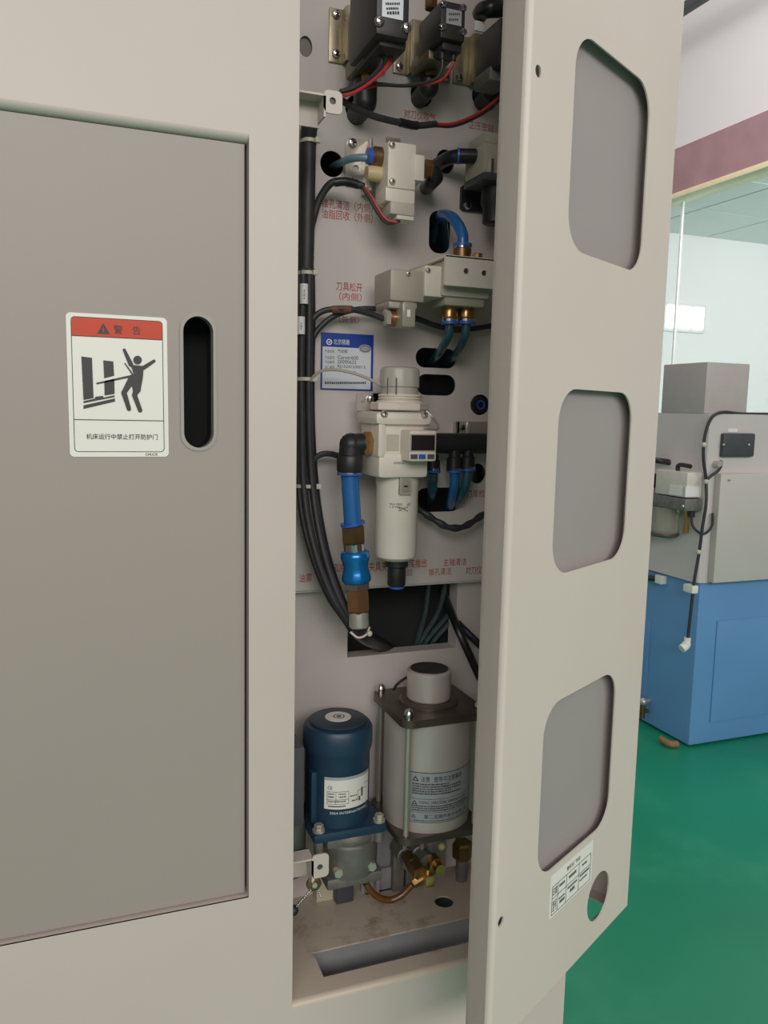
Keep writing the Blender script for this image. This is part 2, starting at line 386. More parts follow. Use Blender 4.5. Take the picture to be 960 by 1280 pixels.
# tray floor with slot and round hole, rounded front lip
def tz(px, py): p = atz(px, py, ZT); return (p.x, p.y)
s0, s1, s2 = tz(389, 1191), tz(404.5, 1221.5), tz(583, 1147)
slot = [(s0[0]+.002, s1[1]), (s0[0]+.002, s0[1]), (XC-.03, s0[1]), (XC-.03, s1[1])]
hc = tz(555, 1127)
tr = MB().plate([(X0, YF+.006), (XC, YF+.006), (XC, YL+.06), (X0, YL+.06)], [slot, circ(hc[0], hc[1], .0125)], lambda a_, b_, d: Vector((a_, b_, ZT-d)), .002)
arc = [(YF+.006-.006*math.sin(t), ZT-.006+.006*math.cos(t)) for t in [k/6*math.pi/2 for k in range(7)]]
strip(tr, arc, lambda p, e: Vector((X0 if e == 0 else XC, p[0], p[1])))
tr.build('tray_floor', 'paint_tray', mc)
box('tray_trough', 'slot_grey', mc, X0, XC-.003, YF+.004, YL+.05, ZT-.04, ZT-.035)
box('tray_trough_back', 'slot_grey', mc, X0, XC-.003, s0[1]+.004, s0[1]+.008, ZT-.035, ZT-.003)
# mounting plate with holes
zlip = at(480, 733, YP).z
def pz(px, py): p = at(px, py, YP); return (p.x, p.z)
def ph(px, py, rpx, rpy=None):
    c_ = pz(px, py); return circ(c_[0], c_[1], rpx*.00098, 24, (rpy or rpx)*.00094)
def stadium(px0, py0, px1, py1):
    a_ = pz(px0, py0); b_ = pz(px1, py1); return rrect(a_[0], b_[0], b_[1], a_[1], abs(a_[1]-b_[1])*.48)
a_ = pz(537, 262); b_ = pz(562, 318)
holes = [ph(382, 58, 8, 12), ph(447, 136, 15.5, 16), ph(527, 118, 14.5, 15), ph(606, 121, 18, 18), ph(415, 205, 14.5, 15.5), ph(556.5, 202, 12.5, 15),
         rrect(a_[0], b_[0], b_[1], a_[1], .012), stadium(520, 434, 570, 461), stadium(521, 467, 569, 495), ph(600, 506, 14, 14), stadium(519, 610, 577, 639), ph(597, 592, 12, 14)]
MB().plate([(X0, zlip), (XC-.012, zlip), (XC-.012, ZTOP-.02), (X0, ZTOP-.02)], holes, XZ(YP), .002).build('mounting_plate', 'paint_plate', mc)
plate = mc.children[-1]
hp_ = pz(382, 58); MB().cyl((hp_[0], YP+.004, hp_[1]), (hp_[0], YP+.007, hp_[1]), .014).build('hole_plug', 'plug_grey', mc)
box('plate_lip', 'paint_plate', mc, X0, XC-.012, YP, YP+.018, zlip-.0015, zlip+.0005)
# lower rear panel with rectangular hole
def lz(px, py): p = at(px, py, YL); return (p.x, p.z)
q0 = lz(434, 822); q1 = lz(573, 700)
MB().plate([(X0, ZT), (XC-.012, ZT), (XC-.012, q1[1]+.02), (X0, q1[1]+.02)], [[(q0[0], q0[1]), (q0[0], q1[1]), (q1[0], q1[1]), (q1[0], q0[1])]], XZ(YL), .002).build('lower_panel', 'paint_plate', mc)
box('hole_sill', 'paint_plate', mc, q0[0], q1[0], YL+.002, YL+.024, q0[1]-.002, q0[1])
box('hole_sill', 'paint_plate', mc, q1[0], q1[0]+.002, YL+.002, YL+.024, q0[1], q1[1])
# latch brackets standing out of the left return
def latch(pyc, pxl, pxr, hx, hy, Yt=.80):
    z1, z0 = at((pxl+pxr)/2, pyc-14, Yt).z, at((pxl+pxr)/2, pyc+15, Yt).z
    xl, xr = at(pxl, pyc, Yt).x, at(pxr, pyc, Yt).x; h = at(hx, hy, Yt)
    mb = MB().plate(rrect(xl, xr, z0, z1, .005), [circ(h.x, h.z, .0034, 16)], XZ(Yt), .002)
    mb.box(xl, xl+.002, Yt, Yt+.024, z0-.004, z1-.006); mb.box(X0, xl+.002, Yt+.022, Yt+.024, z0-.008, z1-.004)
    mb.box(X0, xl+.002, Yt+.001, Yt+.024, z1-.006, z1-.004)
    MB().cyl((h.x, Yt+.0025, h.z), (h.x, Yt+.007, h.z), .0055).build('thread_insert', 'dark_grey', mc)
    return mb.build('latch_bracket', 'paint', mc)
latch(127, 405, 428, 416, 126)
latch(1082, 390, 411, 400, 1084)
# red stencilled lettering on the plate
YT = YP-.0004
for s_, r_ in (('对刀仪吹气', (505, 139, 545, 150)), ('正压密封', (586, 153, 617, 163)), ('锥孔清洁（内侧）', (402, 251, 466, 263)), ('油脂回收（外侧）', (402, 264, 466, 276)),
               ('刀具松开', (420, 353, 453, 364)), ('（内侧）', (424, 366, 452, 376)), ('（外侧）', (424, 395, 449, 404)), ('刀库检', (583, 612, 606, 622)),
               ('主轴风冷', (401, 705, 430, 716)), ('夹具夹紧', (461, 702, 492, 714)), ('刀库推出', (504, 699, 533, 710)), ('退回', (501, 712, 515, 720)),
               ('主轴清洁', (554, 698, 583, 707)), ('锥孔清洁', (536, 710, 564, 719)), ('对刀仪', (582, 708, 602, 718)), ('油雾', (374, 717, 390, 728))):
    ptext('red_lettering', s_, 'red_print', plate, *r_, YT)

# ------------------------------------------------------------------ sliding door on the left
sd = thing('machine_door', 'flat grey machine door panel with an oval finger grip', 'door', ((dl+dr)/2, YF+.01, dz0))
YD = YF+.006
hx0, hx1 = at(228, 478, YD).x, at(268, 478, YD).x; hz0, hz1 = at(248, 561, YD).z, at(248, 394, YD).z
MB().plate([(dl+.003, dz0+.003), (dr-.003, dz0+.003), (dr-.003, dz1-.001), (dl+.003, dz1-.001)], [rrect(hx0, hx1, hz0, hz1, (hx1-hx0)*.495, 10)], XZ(YD), .02).build('door_panel', 'door_grey', sd)
MB().plate(rrect(hx0-.002, hx1+.002, hz0-.002, hz1+.002, (hx1-hx0)*.5+.001, 10), [rrect(hx0+.001, hx1-.001, hz0+.001, hz1-.001, (hx1-hx0)*.48, 10)], XZ(YD-.0012), .0012).build('grip_rim', 'handle_rim', sd)
cup = MB().plate(rrect(hx0-.001, hx1+.001, hz0-.001, hz1+.001, (hx1-hx0)*.49, 10), [], XZ(YD+.045), .002)
cup.plate(rrect(hx0-.002, hx1+.002, hz0-.002, hz1+.002, (hx1-hx0)*.5, 10), [rrect(hx0, hx1, hz0, hz1, (hx1-hx0)*.49, 10)], XZ(YD+.02), .025)
cup.build('grip_recess', 'void', sd)

# warning sticker on that door
def sticker_frame(TL, TR, BL, plane):
    o = plane(*TL); ex = plane(*TR)-o; ez = plane(*BL)-o
    return lambda u, v, d=0, lift=0: o+ex*u+ez*v
YS = YD-.0006
ws = thing('warning_sticker', 'white warning sticker with a red header on the grey door', 'sticker', at(147, 571, YS))
c0 = at(82, 390, YS); c1 = at(208.5, 396, YS); c2 = at(89, 571, YS)
ex = Vector((c1.x-c0.x, 0, 0)); wS = c1.x-c0.x; hS = c0.z-c2.z
sk = (at(88.5, 571, YS).x-c0.x)*.35          # the sticker sits slightly askew
def WS(lift): return lambda u, v, d=0: Vector((c0.x+u*wS+v*sk, YS-lift+d, c0.z-v*hS))
def rr01(x0, x1, y0, y1, r, asp): return [(p[0], p[1]*1.0) for p in [(q_[0], q_[1]/asp) for q_ in rrect(x0, x1, y0*asp, y1*asp, r)]]
asp = hS/wS
MB().plate(rr01(0, 1, 0, 1, .045, asp), [], WS(.0), .0005).build('backing', 'paper', ws)
MB().plate(rr01(.045, .955, .025, .965, .04, asp), [rr01(.051, .949, .029, .961, .036, asp)], WS(.0003), .0002).build('border_line', 'ink', ws, 0)
hd = MB().plate([p for p in rr01(.05, .95, .028, .30, .036, asp) if p[1] < .155]+[(.95, .155), (.05, .155)][::1], [], WS(.0003), .0002)
hd = MB().plate([(.05, .155), (.05, .06), (.06, .038), (.085, .028), (.915, .028), (.94, .038), (.95, .06), (.95, .155)], [], WS(.0003), .0002).build('red_header', 'warn_red', ws, 0)
text('header_lettering', '警', 'figure_ink', hd, .46, .55, .13, .07, WS(.0007)); text('header_lettering', '告', 'figure_ink', hd, .65, .73, .13, .07, WS(.0007))
MB().plate([(.30, .135), (.36, .06), (.42, .135)], [[(.352, .12), (.368, .12), (.364, .085), (.356, .085)]], WS(.0007), .0002).build('warning_triangle', 'figure_ink', hd, 0)
MB().plate([(.05, .155), (.95, .155), (.95, .159), (.05, .159)], [], WS(.0005), .0002).build('rule_line', 'ink', ws, 0)
MB().plate([(.05, .735), (.95, .735), (.95, .740), (.05, .740)], [], WS(.0005), .0002).build('rule_line', 'ink', ws, 0)
# crop pixel (960x920 view of [60,370,300,600]) -> sticker uv
def cu_(x, y): return ((60+x/4-82-(y/4+370-390)*.02)/127.5, (370+y/4-390-(60+x/4-82)*.03)/180.0)
def wpoly(name, pts): return MB().plate([cu_(*p) for p in pts], [], WS(.0006), .0002).build(name, 'figure_ink', ws, 0)
wpoly('door_symbol', [(163, 297), (215, 303), (222, 505), (172, 514)])
wpoly('door_symbol', [(272, 315), (322, 320), (326, 392), (276, 405)])
wpoly('door_symbol', [(276, 420), (327, 408), (328, 484), (278, 492)])
wpoly('door_symbol', [(172, 520), (228, 508), (232, 498), (270, 494), (272, 503), (328, 491), (328, 500), (172, 530)])
wpoly('door_symbol', [(172, 541), (330, 507), (330, 523), (172, 559)])
wpoly('tool_symbol', [(236, 428), (395, 392), (418, 388), (378, 330), (382, 326), (430, 390), (420, 398), (238, 436)])
def limb(p, q_, w0, w1): 
    a_ = Vector((p[0], p[1])); b2 = Vector((q_[0], q_[1])); d_ = (b2-a_).normalized(); n_ = Vector((-d_.y, d_.x)); out = []
    for k in range(7): t = math.pi/2+math.pi*k/6; out.append(a_+d_*math.cos(t)*w0+n_*math.sin(t)*w0)
    for k in range(7): t = -math.pi/2+math.pi*k/6; out.append(b2+d_*math.cos(t)*w1+n_*math.sin(t)*w1)
    return [cu_(v_.x, v_.y) for v_ in out]
fg = MB()
for i, (p, q_, w0, w1) in enumerate((((378, 262), (412, 335), 8, 12), ((532, 316), (476, 352), 8, 11), ((420, 405), (376, 478), 20, 13), ((376, 478), (402, 562), 14, 11), ((444, 460), (430, 492), 20, 12), ((430, 490), (460, 570), 13, 11))):
    fg.plate(limb(p, q_, w0, w1), [], WS(.0006+.00002*i), .0002)
fg.plate([cu_(*p) for p in circ(446, 312, 22)], [], WS(.00075), .0002)
fg.plate([cu_(*p) for p in ((410, 336), (478, 342), (474, 400), (460, 475), (424, 478), (416, 440), (402, 410), (430, 392))], [], WS(.00078), .0002)
fg.build('person_symbol', 'figure_ink', ws, 0)
text('caption_lettering', '机床运行中禁止打开防护门', 'ink', ws, .165, .885, .875, .835, WS(.0006))
text('maker_lettering', 'CHUCK', 'ink', ws, .755, .885, .992, .972, WS(.0006))

# ------------------------------------------------------------------ corner cover (front plate + side plate), swung open on its rear hinge
ANG = math.radians(29.0); SD = .226
CW = None
HX, HY = XC+.002, YF+SD
cu0, su0 = math.cos(ANG), math.sin(ANG)
def cov_uv(px, py):
    """point on the plane of the cover's front plate in the cover's own frame (u along plate from its outer corner, z)"""
    n_ = Vector((-su0, cu0, 0)); p0 = Vector((HX+SD*su0, HY-SD*cu0, 0)); r = ray(px, py)
    p = EYE+r*((p0-EYE).dot(n_)/r.dot(n_)); d_ = p-p0; return (d_.x*cu0+d_.y*su0, p.z)
CW = -cov_uv(640, 600)[0]
cb = .5*(cov_uv(780.8, 1133.3)[1]+cov_uv(680, 1248)[1])
cv = thing('cabinet_cover', 'open beige corner cover with three rounded grey windows, swung out of the compartment', 'cover', (HX, HY, 0), local=True)
cv.rotation_euler = (0, 0, ANG)
FY = lambda lift: (lambda a_, b_, d: Vector((a_, -SD-lift+d, b_)))
ct = 1.97; th = .0018
def win(l, r, t, bt):
    u0 = cov_uv(*l)[0]; u1 = cov_uv(*r)[0]; z1 = cov_uv(*t)[1]; z0 = cov_uv(*bt)[1]; return u0, u1, z0, z1
W = [win((716, 200), (810, 200), (768, 72), (760, 328)), win((694, 600), (786, 600), (742, 488), (728, 710)), win((676, 956), (764, 942), (730, 858.5), (711, 1068.5))]
u0 = sum(w_[0] for w_ in W)/3; u1 = sum(w_[1] for w_ in W)/3
hole_c = cov_uv(748, 1120); h1 = cov_uv(673, 89); h2 = cov_uv(626, 1152)
wh = [rrect(u0, u1, w_[2], w_[3], .034, 8) for w_ in W]
fp = MB().plate([(-CW+.005, cb), (-.003, cb), (-.003, ct), (-CW+.005, ct)], wh+[circ(*hole_c, .03), circ(*h1, .0052, 14), circ(*h2, .0052, 14)], FY(0), th)
arc = [(-CW+.005-.005*math.sin(t), -SD+.005-.005*math.cos(t)) for t in [k/6*math.pi/2 for k in range(7)]]+[(-CW, -SD+.028)]
strip(fp, arc, lambda p, e: Vector((p[0], p[1], cb if e == 0 else ct)))
fp.box(-CW, -CW+.002, -SD+.006, -SD+.028, cb, ct); fp.box(-CW, -CW+.015, -SD+.026, -SD+.028, cb, ct)
fp.box(-CW+.002, -.003, -SD+.0018, -SD+.02, cb, cb+.0018); fp.box(-CW+.002, -.003, -SD+.0018, -SD+.02, ct-.0018, ct)
fp.build('front_plate', 'paint_cover', cv)
sp = MB().box(-.002, 0, -SD+.003, 0, cb, ct); sp.box(-.022, -.002, -SD+.003, -.002, cb, cb+.002); sp.box(-.022, -.002, -SD+.003, -.002, ct-.002, ct)
strip(sp, [(-.003+.003*math.sin(t), -SD+.003-.003*math.cos(t)) for t in [k/5*math.pi/2 for k in range(6)]], lambda p, e: Vector((p[0], p[1], cb if e == 0 else ct)))
sp.build('side_plate', 'paint_cover', cv)
for w_ in W:
    MB().box(u0-.02, u1+.02, -SD+.012, -SD+.016, w_[2]-.012, w_[3]+.012).build('window_liner', 'liner_grey', cv)
for zz in (cb+.12, 1.35, 1.85):
    MB().cyl((0.004, .004, zz-.03), (0.004, .004, zz+.03), .006).build('hinge', 'steel', cv)

# small paper table glued on the cover
p0, p1, p2, p3 = [cov_uv(*p) for p in ((688.5, 1097), (742, 1048.5), (737.5, 1099.5), (685.5, 1151))]
xa, xb = (p0[0]+p3[0])/2, (p1[0]+p2[0])/2; za, zb = (p0[1]+p1[1])/2, (p2[1]+p3[1])/2
st = thing('specification_sticker', 'small white sticker with a printed table below the lowest cover window', 'sticker', (HX, HY, 0), local=True); st.rotation_euler = (0, 0, ANG)
def CF(lift): return lambda u, v, d=0: Vector((xa+u*(xb-xa), -SD-lift+d, za+v*(zb-za)))
MB().plate([(0, 0), (1, 0), (1, 1), (0, 1)], [], CF(.0006), .0005).build('backing', 'paper', st, 0)
def cbar(x0, x1, y0, y1, m='ink', name='table_line'): return MB().plate([(x0, y0), (x1, y0), (x1, y1), (x0, y1)], [], CF(.0008), .00015).build(name, m, st, 0)
for y in (.27, .55, .94): cbar(.04, .96, y, y+.012)
for x in (.04, .17, .36, .66, .95): cbar(x, x+.008, .27, .94)
text('title_lettering', '整机出厂检验', 'ink', st, .36, .68, .19, .09, CF(.0009))
text('cell_lettering', '日期', 'ink', st, .06, .15, .5, .32, CF(.0009)); text('cell_lettering', '型号', 'ink', st, .06, .15, .88, .62, CF(.0009))
for (x0, x1, y0, y1) in ((.2, .33, .36, .42), (.42, .6, .36, .43), (.74, .86, .37, .42), (.2, .34, .68, .72), (.22, .34, .76, .83), (.4, .63, .62, .67), (.46, .58, .72, .8), (.69, .93, .6, .65), (.69, .88, .72, .76)):
    for k in range(max(2, int((x1-x0)/.03))):
        w_ = (x1-x0)/max(2, int((x1-x0)/.03)); cbar(x0+k*w_, x0+(k+.8)*w_, y0, y1, 'ink_soft', 'small_print')

# ------------------------------------------------------------------ pneumatics on the mounting plate
def V(px, py, Y): return at(px, py, Y)
def wire(name, m, parent, pts, r, n=8, sub=6): return MB().tube([V(*p) for p in pts], r, n, sub).build(name, m, parent)
def vcyl(name, m, parent, px, py0, py1, Y, r, n=20, hexa=False):
    """upright cylinder whose axis passes the photo column px between rows py0 and py1 at depth Y"""
    a_, b_ = V(px, py0, Y), V(px, py1, Y); b_ = Vector((a_.x, a_.y, b_.z))
    return (hexnut(a_, b_, r) if hexa else MB().cyl(a_, b_, r, None, n)).build(name, m, parent)
def vprof(name, m, parent, px, py0, py1, Y, prof, n=28):
    a_, b_ = V(px, py0, Y), V(px, py1, Y); b_ = Vector((a_.x, a_.y, b_.z)); return MB().prof(a_, b_, prof, n).build(name, m, parent)
def small_print(parent, m, px0, py0, px1, py1, Y, name='small_print', k=.62):
    """a row of illegible small characters"""
    h = py1-py0; x = px0; mb = MB()
    while x < px1-h*.3:
        w_ = h*random.uniform(.45, .8); mb.pbox(x, py0+h*random.uniform(0, .15), min(x+w_, px1), py1, Y, Y+.0001); x += w_+h*.22
    return mb.build(name, m, parent, 0)

# --- three solenoid valves along the top
def step_bracket(parent, px0, px1, py0, py1, w, name='bracket'):
    xa_, xb_ = pz(px0, py0)[0], pz(px1, py0)[0]; z0_, z1_ = pz(px0, py1)[1], pz(px0, py0)[1]
    mb = MB().box(xa_, xb_, YP-.003, YP, z0_, z1_, .0008); mb.box(xb_-.002, xb_, YP-.014, YP-.001, z0_, z1_, .0005); mb.box(xb_-.001, xb_+w, YP-.016, YP-.013, z0_, z1_, .0008)
    return mb.build(name, 'olive_steel', parent)
t = thing('solenoid_valve', 'large black solenoid valve with white label and olive steel bracket above the grey hole', 'valve', V(447, 70, YP))
step_bracket(t, 411, 430, 10, 78, .05)
screw(t, V(420, 18, YP-.0035), (0, -1, 0), .0048); screw(t, V(420, 67, YP-.0035), (0, -1, 0), .0048)
cl = MB().pbox(471, -70, 513, 46, .80, .886, .004); cl.pbox(474, 42, 509, 60, .812, .882, .004); cl.pbox(466, 0, 494, 40, .88, YP-.015); cl.build('coil', 'coil_black', t)
lb = pbox('label', 'paper_cool', t, 478, -30, 504.5, 23, .7992, .7999)
for r_ in ((482, 3, 501, 6), (483, 9, 498, 12), (484, 14, 499, 18)): small_print(lb, 'ink', *r_, .7989)
screw(t, V(474, 27, .8), (0, -1, 0), .005); screw(t, V(508, 35, .8), (0, -1, 0), .005)
bd = MB().pbox(453, 56, 484, 78, .858, .918, .004); bd.cyl(V(463, 76, .888), V(463, 88, .888), .0125); bd.build('valve_body', 'body_metal_shaded', t)
vcyl('nipple', 'brass', t, 461, 86, 104, .892, .0095, hexa=True)
el = MB(); a_ = V(457, 102, .9); b_ = Vector((a_.x, a_.y, V(457, 128, .9).z)); el.cyl(a_, b_, .013); el.ball(b_, .0132); e_ = Vector((b_.x+.002, YP+.03, b_.z-.004)); el.cyl(b_, e_, .0115); el.build('elbow_fitting', 'black_plastic', t)
vcyl('cable_gland', 'black_rubber', t, 478, 56, 72, .835, .0042); vcyl('cable_gland', 'black_rubber', t, 492, 58, 72, .835, .0042)
wire('lead_wire', 'black_rubber', t, [(478, 70, .835), (475, 84, .835), (462, 98, .83), (442, 109, .825), (425, 114, .826)], .0022)
wire('lead_wire', 'red_wire', t, [(491, 71, .835), (486, 82, .835), (470, 97, .832), (448, 112, .828), (424, 119, .828)], .0018)
wire('lead_wire', 'red_wire', t, [(488, 72, .835), (481, 86, .835), (464, 102, .83), (444, 115, .827), (424, 121, .83)], .0018)

t = thing('solenoid_valve', 'smaller black solenoid valve with grey label between two bracketed valves', 'valve', V(527, 90, YP))
step_bracket(t, 492, 511, 27, 92, .035)
MB().pbox(545, 84, 563, 102, YP-.0035, YP, .0008).build('bracket_foot', 'olive_steel', t)
screw(t, V(499, 83, YP-.0035), (0, -1, 0), .0046); screw(t, V(557, 97, YP-.0035), (0, -1, 0), .0042)
cl = MB().pbox(551, 2, 582, 50, .835, .896, .003); cl.pbox(553, 47, 578, 64, .842, .888, .003); cl.build('coil', 'coil_black', t)
lb = pbox('label', 'silver_label', t, 558, 12, 577, 31, .8342, .8349)
small_print(lb, 'ink_soft', 561, 16, 575, 19, .834); small_print(lb, 'ink_soft', 561, 23, 574, 26, .834)
for q_ in ((554, 5), (579, 10), (553, 34), (579, 40)): screw(t, V(*q_, .835), (0, -1, 0), .0038)
bd = MB().pbox(536, 56, 562, 76, .866, .918, .003); bd.cyl(V(545, 74, .89), V(545, 84, .89), .0105); bd.build('valve_body', 'body_metal_shaded', t)
vcyl('nipple', 'brass_dark', t, 539, 82, 96, .895, .008, hexa=True)
vcyl('nipple', 'brass_dark', t, 539, -6, 12, .88, .0075, hexa=True)
el = MB(); a_ = V(536, 94, .905); b_ = Vector((a_.x, a_.y, V(536, 110, .905).z)); el.cyl(a_, b_, .0115); el.ball(b_, .0117); el.cyl(b_, Vector((b_.x+.002, YP+.03, b_.z-.004)), .0105); el.build('elbow_fitting', 'black_plastic', t)
vcyl('cable_gland', 'black_rubber', t, 553, 60, 74, .85, .003); vcyl('cable_gland', 'black_rubber', t, 567, 62, 76, .85, .003)
wire('lead_wire', 'black_rubber', t, [(553, 73, .85), (552, 88, .85), (541, 101, .85), (505, 107, .85), (466, 105, .845), (430, 113, .83)], .0019)
wire('lead_wire', 'red_wire', t, [(567, 75, .85), (562, 88, .85), (548, 102, .85), (510, 107.5, .852), (470, 107, .848), (432, 117, .832)], .0016)

t = thing('solenoid_valve', 'black solenoid valve with a white tag half hidden behind the open cover', 'valve', V(605, 95, YP))
step_bracket(t, 567, 587, 44, 105, .035)
screw(t, V(574, 96, YP-.0035), (0, -1, 0), .0046)
MB().pbox(624, 24, 655, 84, .845, .90, .003).build('coil', 'coil_black', t)
bd = MB().pbox(612, 84, 640, 102, .86, .90, .003); bd.cyl(V(620, 100, .88), V(620, 110, .88), .011); bd.build('valve_body', 'cast_alu', t)
el = MB().tube([V(600, 18, .90), V(604, 13, .89), V(614, 11, .88), V(626, 11, .88)], .0095, 12); el.build('elbow_fitting', 'black_gloss', t)
MB().pbox(594, 26, 606, 39, .893, .896, .001).build('paper_tag', 'paper', t)
el = MB(); a_ = V(615, 104, .908); b_ = V(614, 116, .908); el.cyl(a_, b_, .0115); el.ball(b_, .0117); el.cyl(b_, b_+Vector((.002, .06, -.003)), .0105); el.build('lower_elbow', 'black_gloss', t)

# sheathed wire pair running along the valves
t = thing('wire_sheath', 'black sheathed cable ending in red and black wires below the solenoid valves', 'cable', V(470, 146, .86))
wire('sheath', 'black_rubber', t, [(426, 125, .845), (445, 136, .85), (470, 146, .86), (498, 153, .87), (520, 157, .875), (545, 155, .88)], .0036, 10)
wire('sleeve', 'black_gloss', t, [(500, 153, .869), (515, 156.5, .874), (522, 157, .875)], .0046, 10)
wire('wire', 'red_wire', t, [(542, 155, .88), (565, 155, .885), (590, 146, .89), (612, 132, .89), (640, 105, .885)], .0019)
wire('wire', 'black_rubber', t, [(542, 157, .882), (566, 157.5, .887), (592, 148, .892), (614, 134, .892), (642, 108, .887)], .0019)

# --- cream 5-port valve, second row
t = thing('pneumatic_valve', 'cream pneumatic valve on a steel bracket with a pale blue tube', 'valve', V(490, 230, YP))
br = MB(); a_ = pz(431, 172); b_ = pz(465, 237)
br.plate(rrect(a_[0], b_[0], b_[1], a_[1], .003), [circ(*pz(444, 211), .0036, 14)], XZ(YP-.003), .003); br.pbox(462, 172, 466, 238, .905, YP, .0008); br.pbox(482, 172, 500, 237, .905, .908); br.build('bracket', 'steel', t)
screw(t, V(440, 179, YP-.003), (0, -1, 0), .0055); screw(t, V(439, 225, YP-.003), (0, -1, 0), .004, 'steel')
MB().pbox(485, 178, 520, 236, .866, .906, .002).build('valve_body', 'cream', t)
MB().pbox(518, 193, 531, 226, .864, .896, .002).build('pilot_cover', 'cream', t)
MB().pbox(482, 235, 519, 253, .868, .902, .002).build('end_block', 'cream', t)
MB().pbox(488, 252, 519, 269, .866, .892, .003).build('connector', 'cream_dark', t); MB().pbox(496, 268, 518, 275, .868, .886, .002).build('plug', 'cream', t)
for q_ in ((490, 181), (490, 227)): screw(t, V(*q_, .866), (0, -1, 0), .0036, 'steel')
a_ = V(481, 198, .89); MB().prof(a_, a_+Vector((-.016, 0, 0)), [(.0095, 0), (.0115, .2), (.0115, .8), (.009, 1)], 18).build('push_fitting', 'brass_dark', t)
MB().cyl(a_+Vector((-.016, 0, 0)), a_+Vector((-.021, 0, 0)), .009).build('release_ring', 'blue_ring', t)
a_ = V(481, 219, .89); MB().prof(a_, a_+Vector((-.022, 0, 0)), [(.0085, 0), (.0085, .8), (.007, 1)], 18).build('silencer', 'tan_plastic', t)
wire('tube', 'pale_tube', t, [(463, 198, .892), (450, 197, .897), (436, 199, .91), (425, 204, .93), (415, 209, .97)], .0042, 12)
a_ = V(530, 211, .885); MB().cyl(a_, a_+Vector((.008, 0, 0)), .0105, None, 6).build('nut', 'brass', t)
el = MB().tube([a_+Vector((.006, 0, 0)), a_+Vector((.016, 0, -.006)), V(540, 228, .895), V(534, 234, .925), V(532, 235, YP)], .008, 12); el.build('elbow_fitting', 'black_gloss', t)
wire('lead_wire', 'red_wire', t, [(455, 234, .89), (464, 245, .885), (474, 263, .88), (484, 275, .876), (497, 278, .872)], .0016)
wire('lead_wire', 'black_rubber', t, [(453, 235, .89), (462, 248, .886), (472, 266, .882), (484, 279, .878), (500, 276, .872)], .0018)

t = thing('air_regulator', 'grey air regulator with a black bowl and bracket partly behind the cover', 'regulator', V(600, 250, YP))
rb = MB().pbox(605, 180, 645, 224, .866, .915, .003); rb.pbox(607, 166, 640, 181, .868, .912, .003); rb.build('regulator_body', 'grey_plastic', t)
MB().pbox(614, 198, 617, 216, .862, .866).build('gauge_rod', 'chrome', t)
MB().pbox(605, 216, 640, 226, .862, .915, .002).build('clamp_ring', 'dark_grey', t)
a_ = pz(575, 232); b_ = pz(606, 267); MB().plate(rrect(a_[0], b_[0], b_[1], a_[1], .004), [], XZ(YP-.005), .005).build('bracket', 'black_plastic', t)
screw(t, V(584, 257, YP-.005), (0, -1, 0), .005)
vprof('bowl', 'black_plastic', t, 620, 224, 281, .89, [(.017, 0), (.017, .55), (.0145, .65), (.0145, .97), (.012, 1)])
a_ = V(607, 197, .89); MB().cyl(a_, a_+Vector((-.01, 0, 0)), .0105, None, 6).build('nut', 'brass_dark', t)
b_ = a_+Vector((-.01, 0, 0)); el = MB().cyl(b_, b_+Vector((-.022, .008, 0)), .0085); el.tube([b_+Vector((-.02, .007, 0)), b_+Vector((-.03, .02, -.001)), b_+Vector((-.034, .06, -.003))], .008, 12); el.build('elbow_fitting', 'black_gloss', t)
MB().cyl(b_+Vector((-.021, .0077, 0)), b_+Vector((-.023, .0085, 0)), .0092).build('release_ring', 'blue_ring', t)

# --- big valve group, third row
t = thing('valve_manifold', 'white pneumatic valve block with grey coil, brass fittings and teal tubes', 'valve', V(560, 370, YP))
mb = MB(); a_ = V(556, 340, .832); b_ = V(640, 340, .832); z1, z0 = V(590, 321, .832).z, V(590, 359, .832).z
h1_, h2_ = V(583, 339, .832), V(605.5, 341.5, .832)
mb.plate(rrect(a_.x, b_.x, z0, z1, .002), [circ(h1_.x, h1_.z, .0034, 14), circ(h2_.x, h2_.z, .0034, 14)], XZ(.832), .003); mb.box(a_.x, b_.x, .832, YP, z1-.003, z1, .0008); mb.build('mounting_bracket', 'cream', t)
MB().box(a_.x+.004, b_.x, .842, .90, z0, z1-.004, .002).build('valve_body', 'cream_dark', t)
MB().pbox(531, 332, 556, 371, .85, .905, .002).build('pilot_block', 'cream', t); screw(t, V(535, 338, .85), (0, -1, 0), .003, 'steel')
MB().pbox(552, 357, 612, 372, .846, .895, .003).build('port_block', 'cream_dark', t); MB().pbox(556, 370, 606, 383, .85, .89, .003).build('port_block', 'grey_plastic', t)
MB().pbox(488, 337, 531, 377, .852, .905, .003).build('coil', 'grey_plastic', t); MB().pbox(486, 376, 522, 386, .856, .90, .003).build('coil_base', 'grey_plastic', t)
screw(t, V(510, 342, .852), (0, -1, 0), .003, 'steel')
MB().pbox(503, 377, 520, 409, .846, .884, .003).build('din_connector', 'clear_grey', t); MB().pbox(509, 387, 513, 396, .8455, .847).build('indicator', 'white', t)
a_ = V(504, 399, .87); MB().prof(a_, a_+Vector((-.018, 0, 0)), [(.011, 0), (.011, .45), (.0095, .5), (.0095, 1)], 16).build('cable_gland', 'copper', t); hexnut(a_+Vector((-.017, 0, 0)), a_+Vector((-.024, 0, 0)), .0105).build('gland_nut', 'grey_plastic', t)
for q_ in (562, 583):
    vprof('push_fitting', 'brass', t, q_, 382, 402, .868, [(.008, 0), (.0098, .15), (.0098, .75), (.0085, .85), (.0085, 1)]); vcyl('band', 'chrome', t, q_, 399, 402, .868, .0098)
    vcyl('release_ring', 'blue_ring', t, q_, 402, 405.5, .868, .0105)
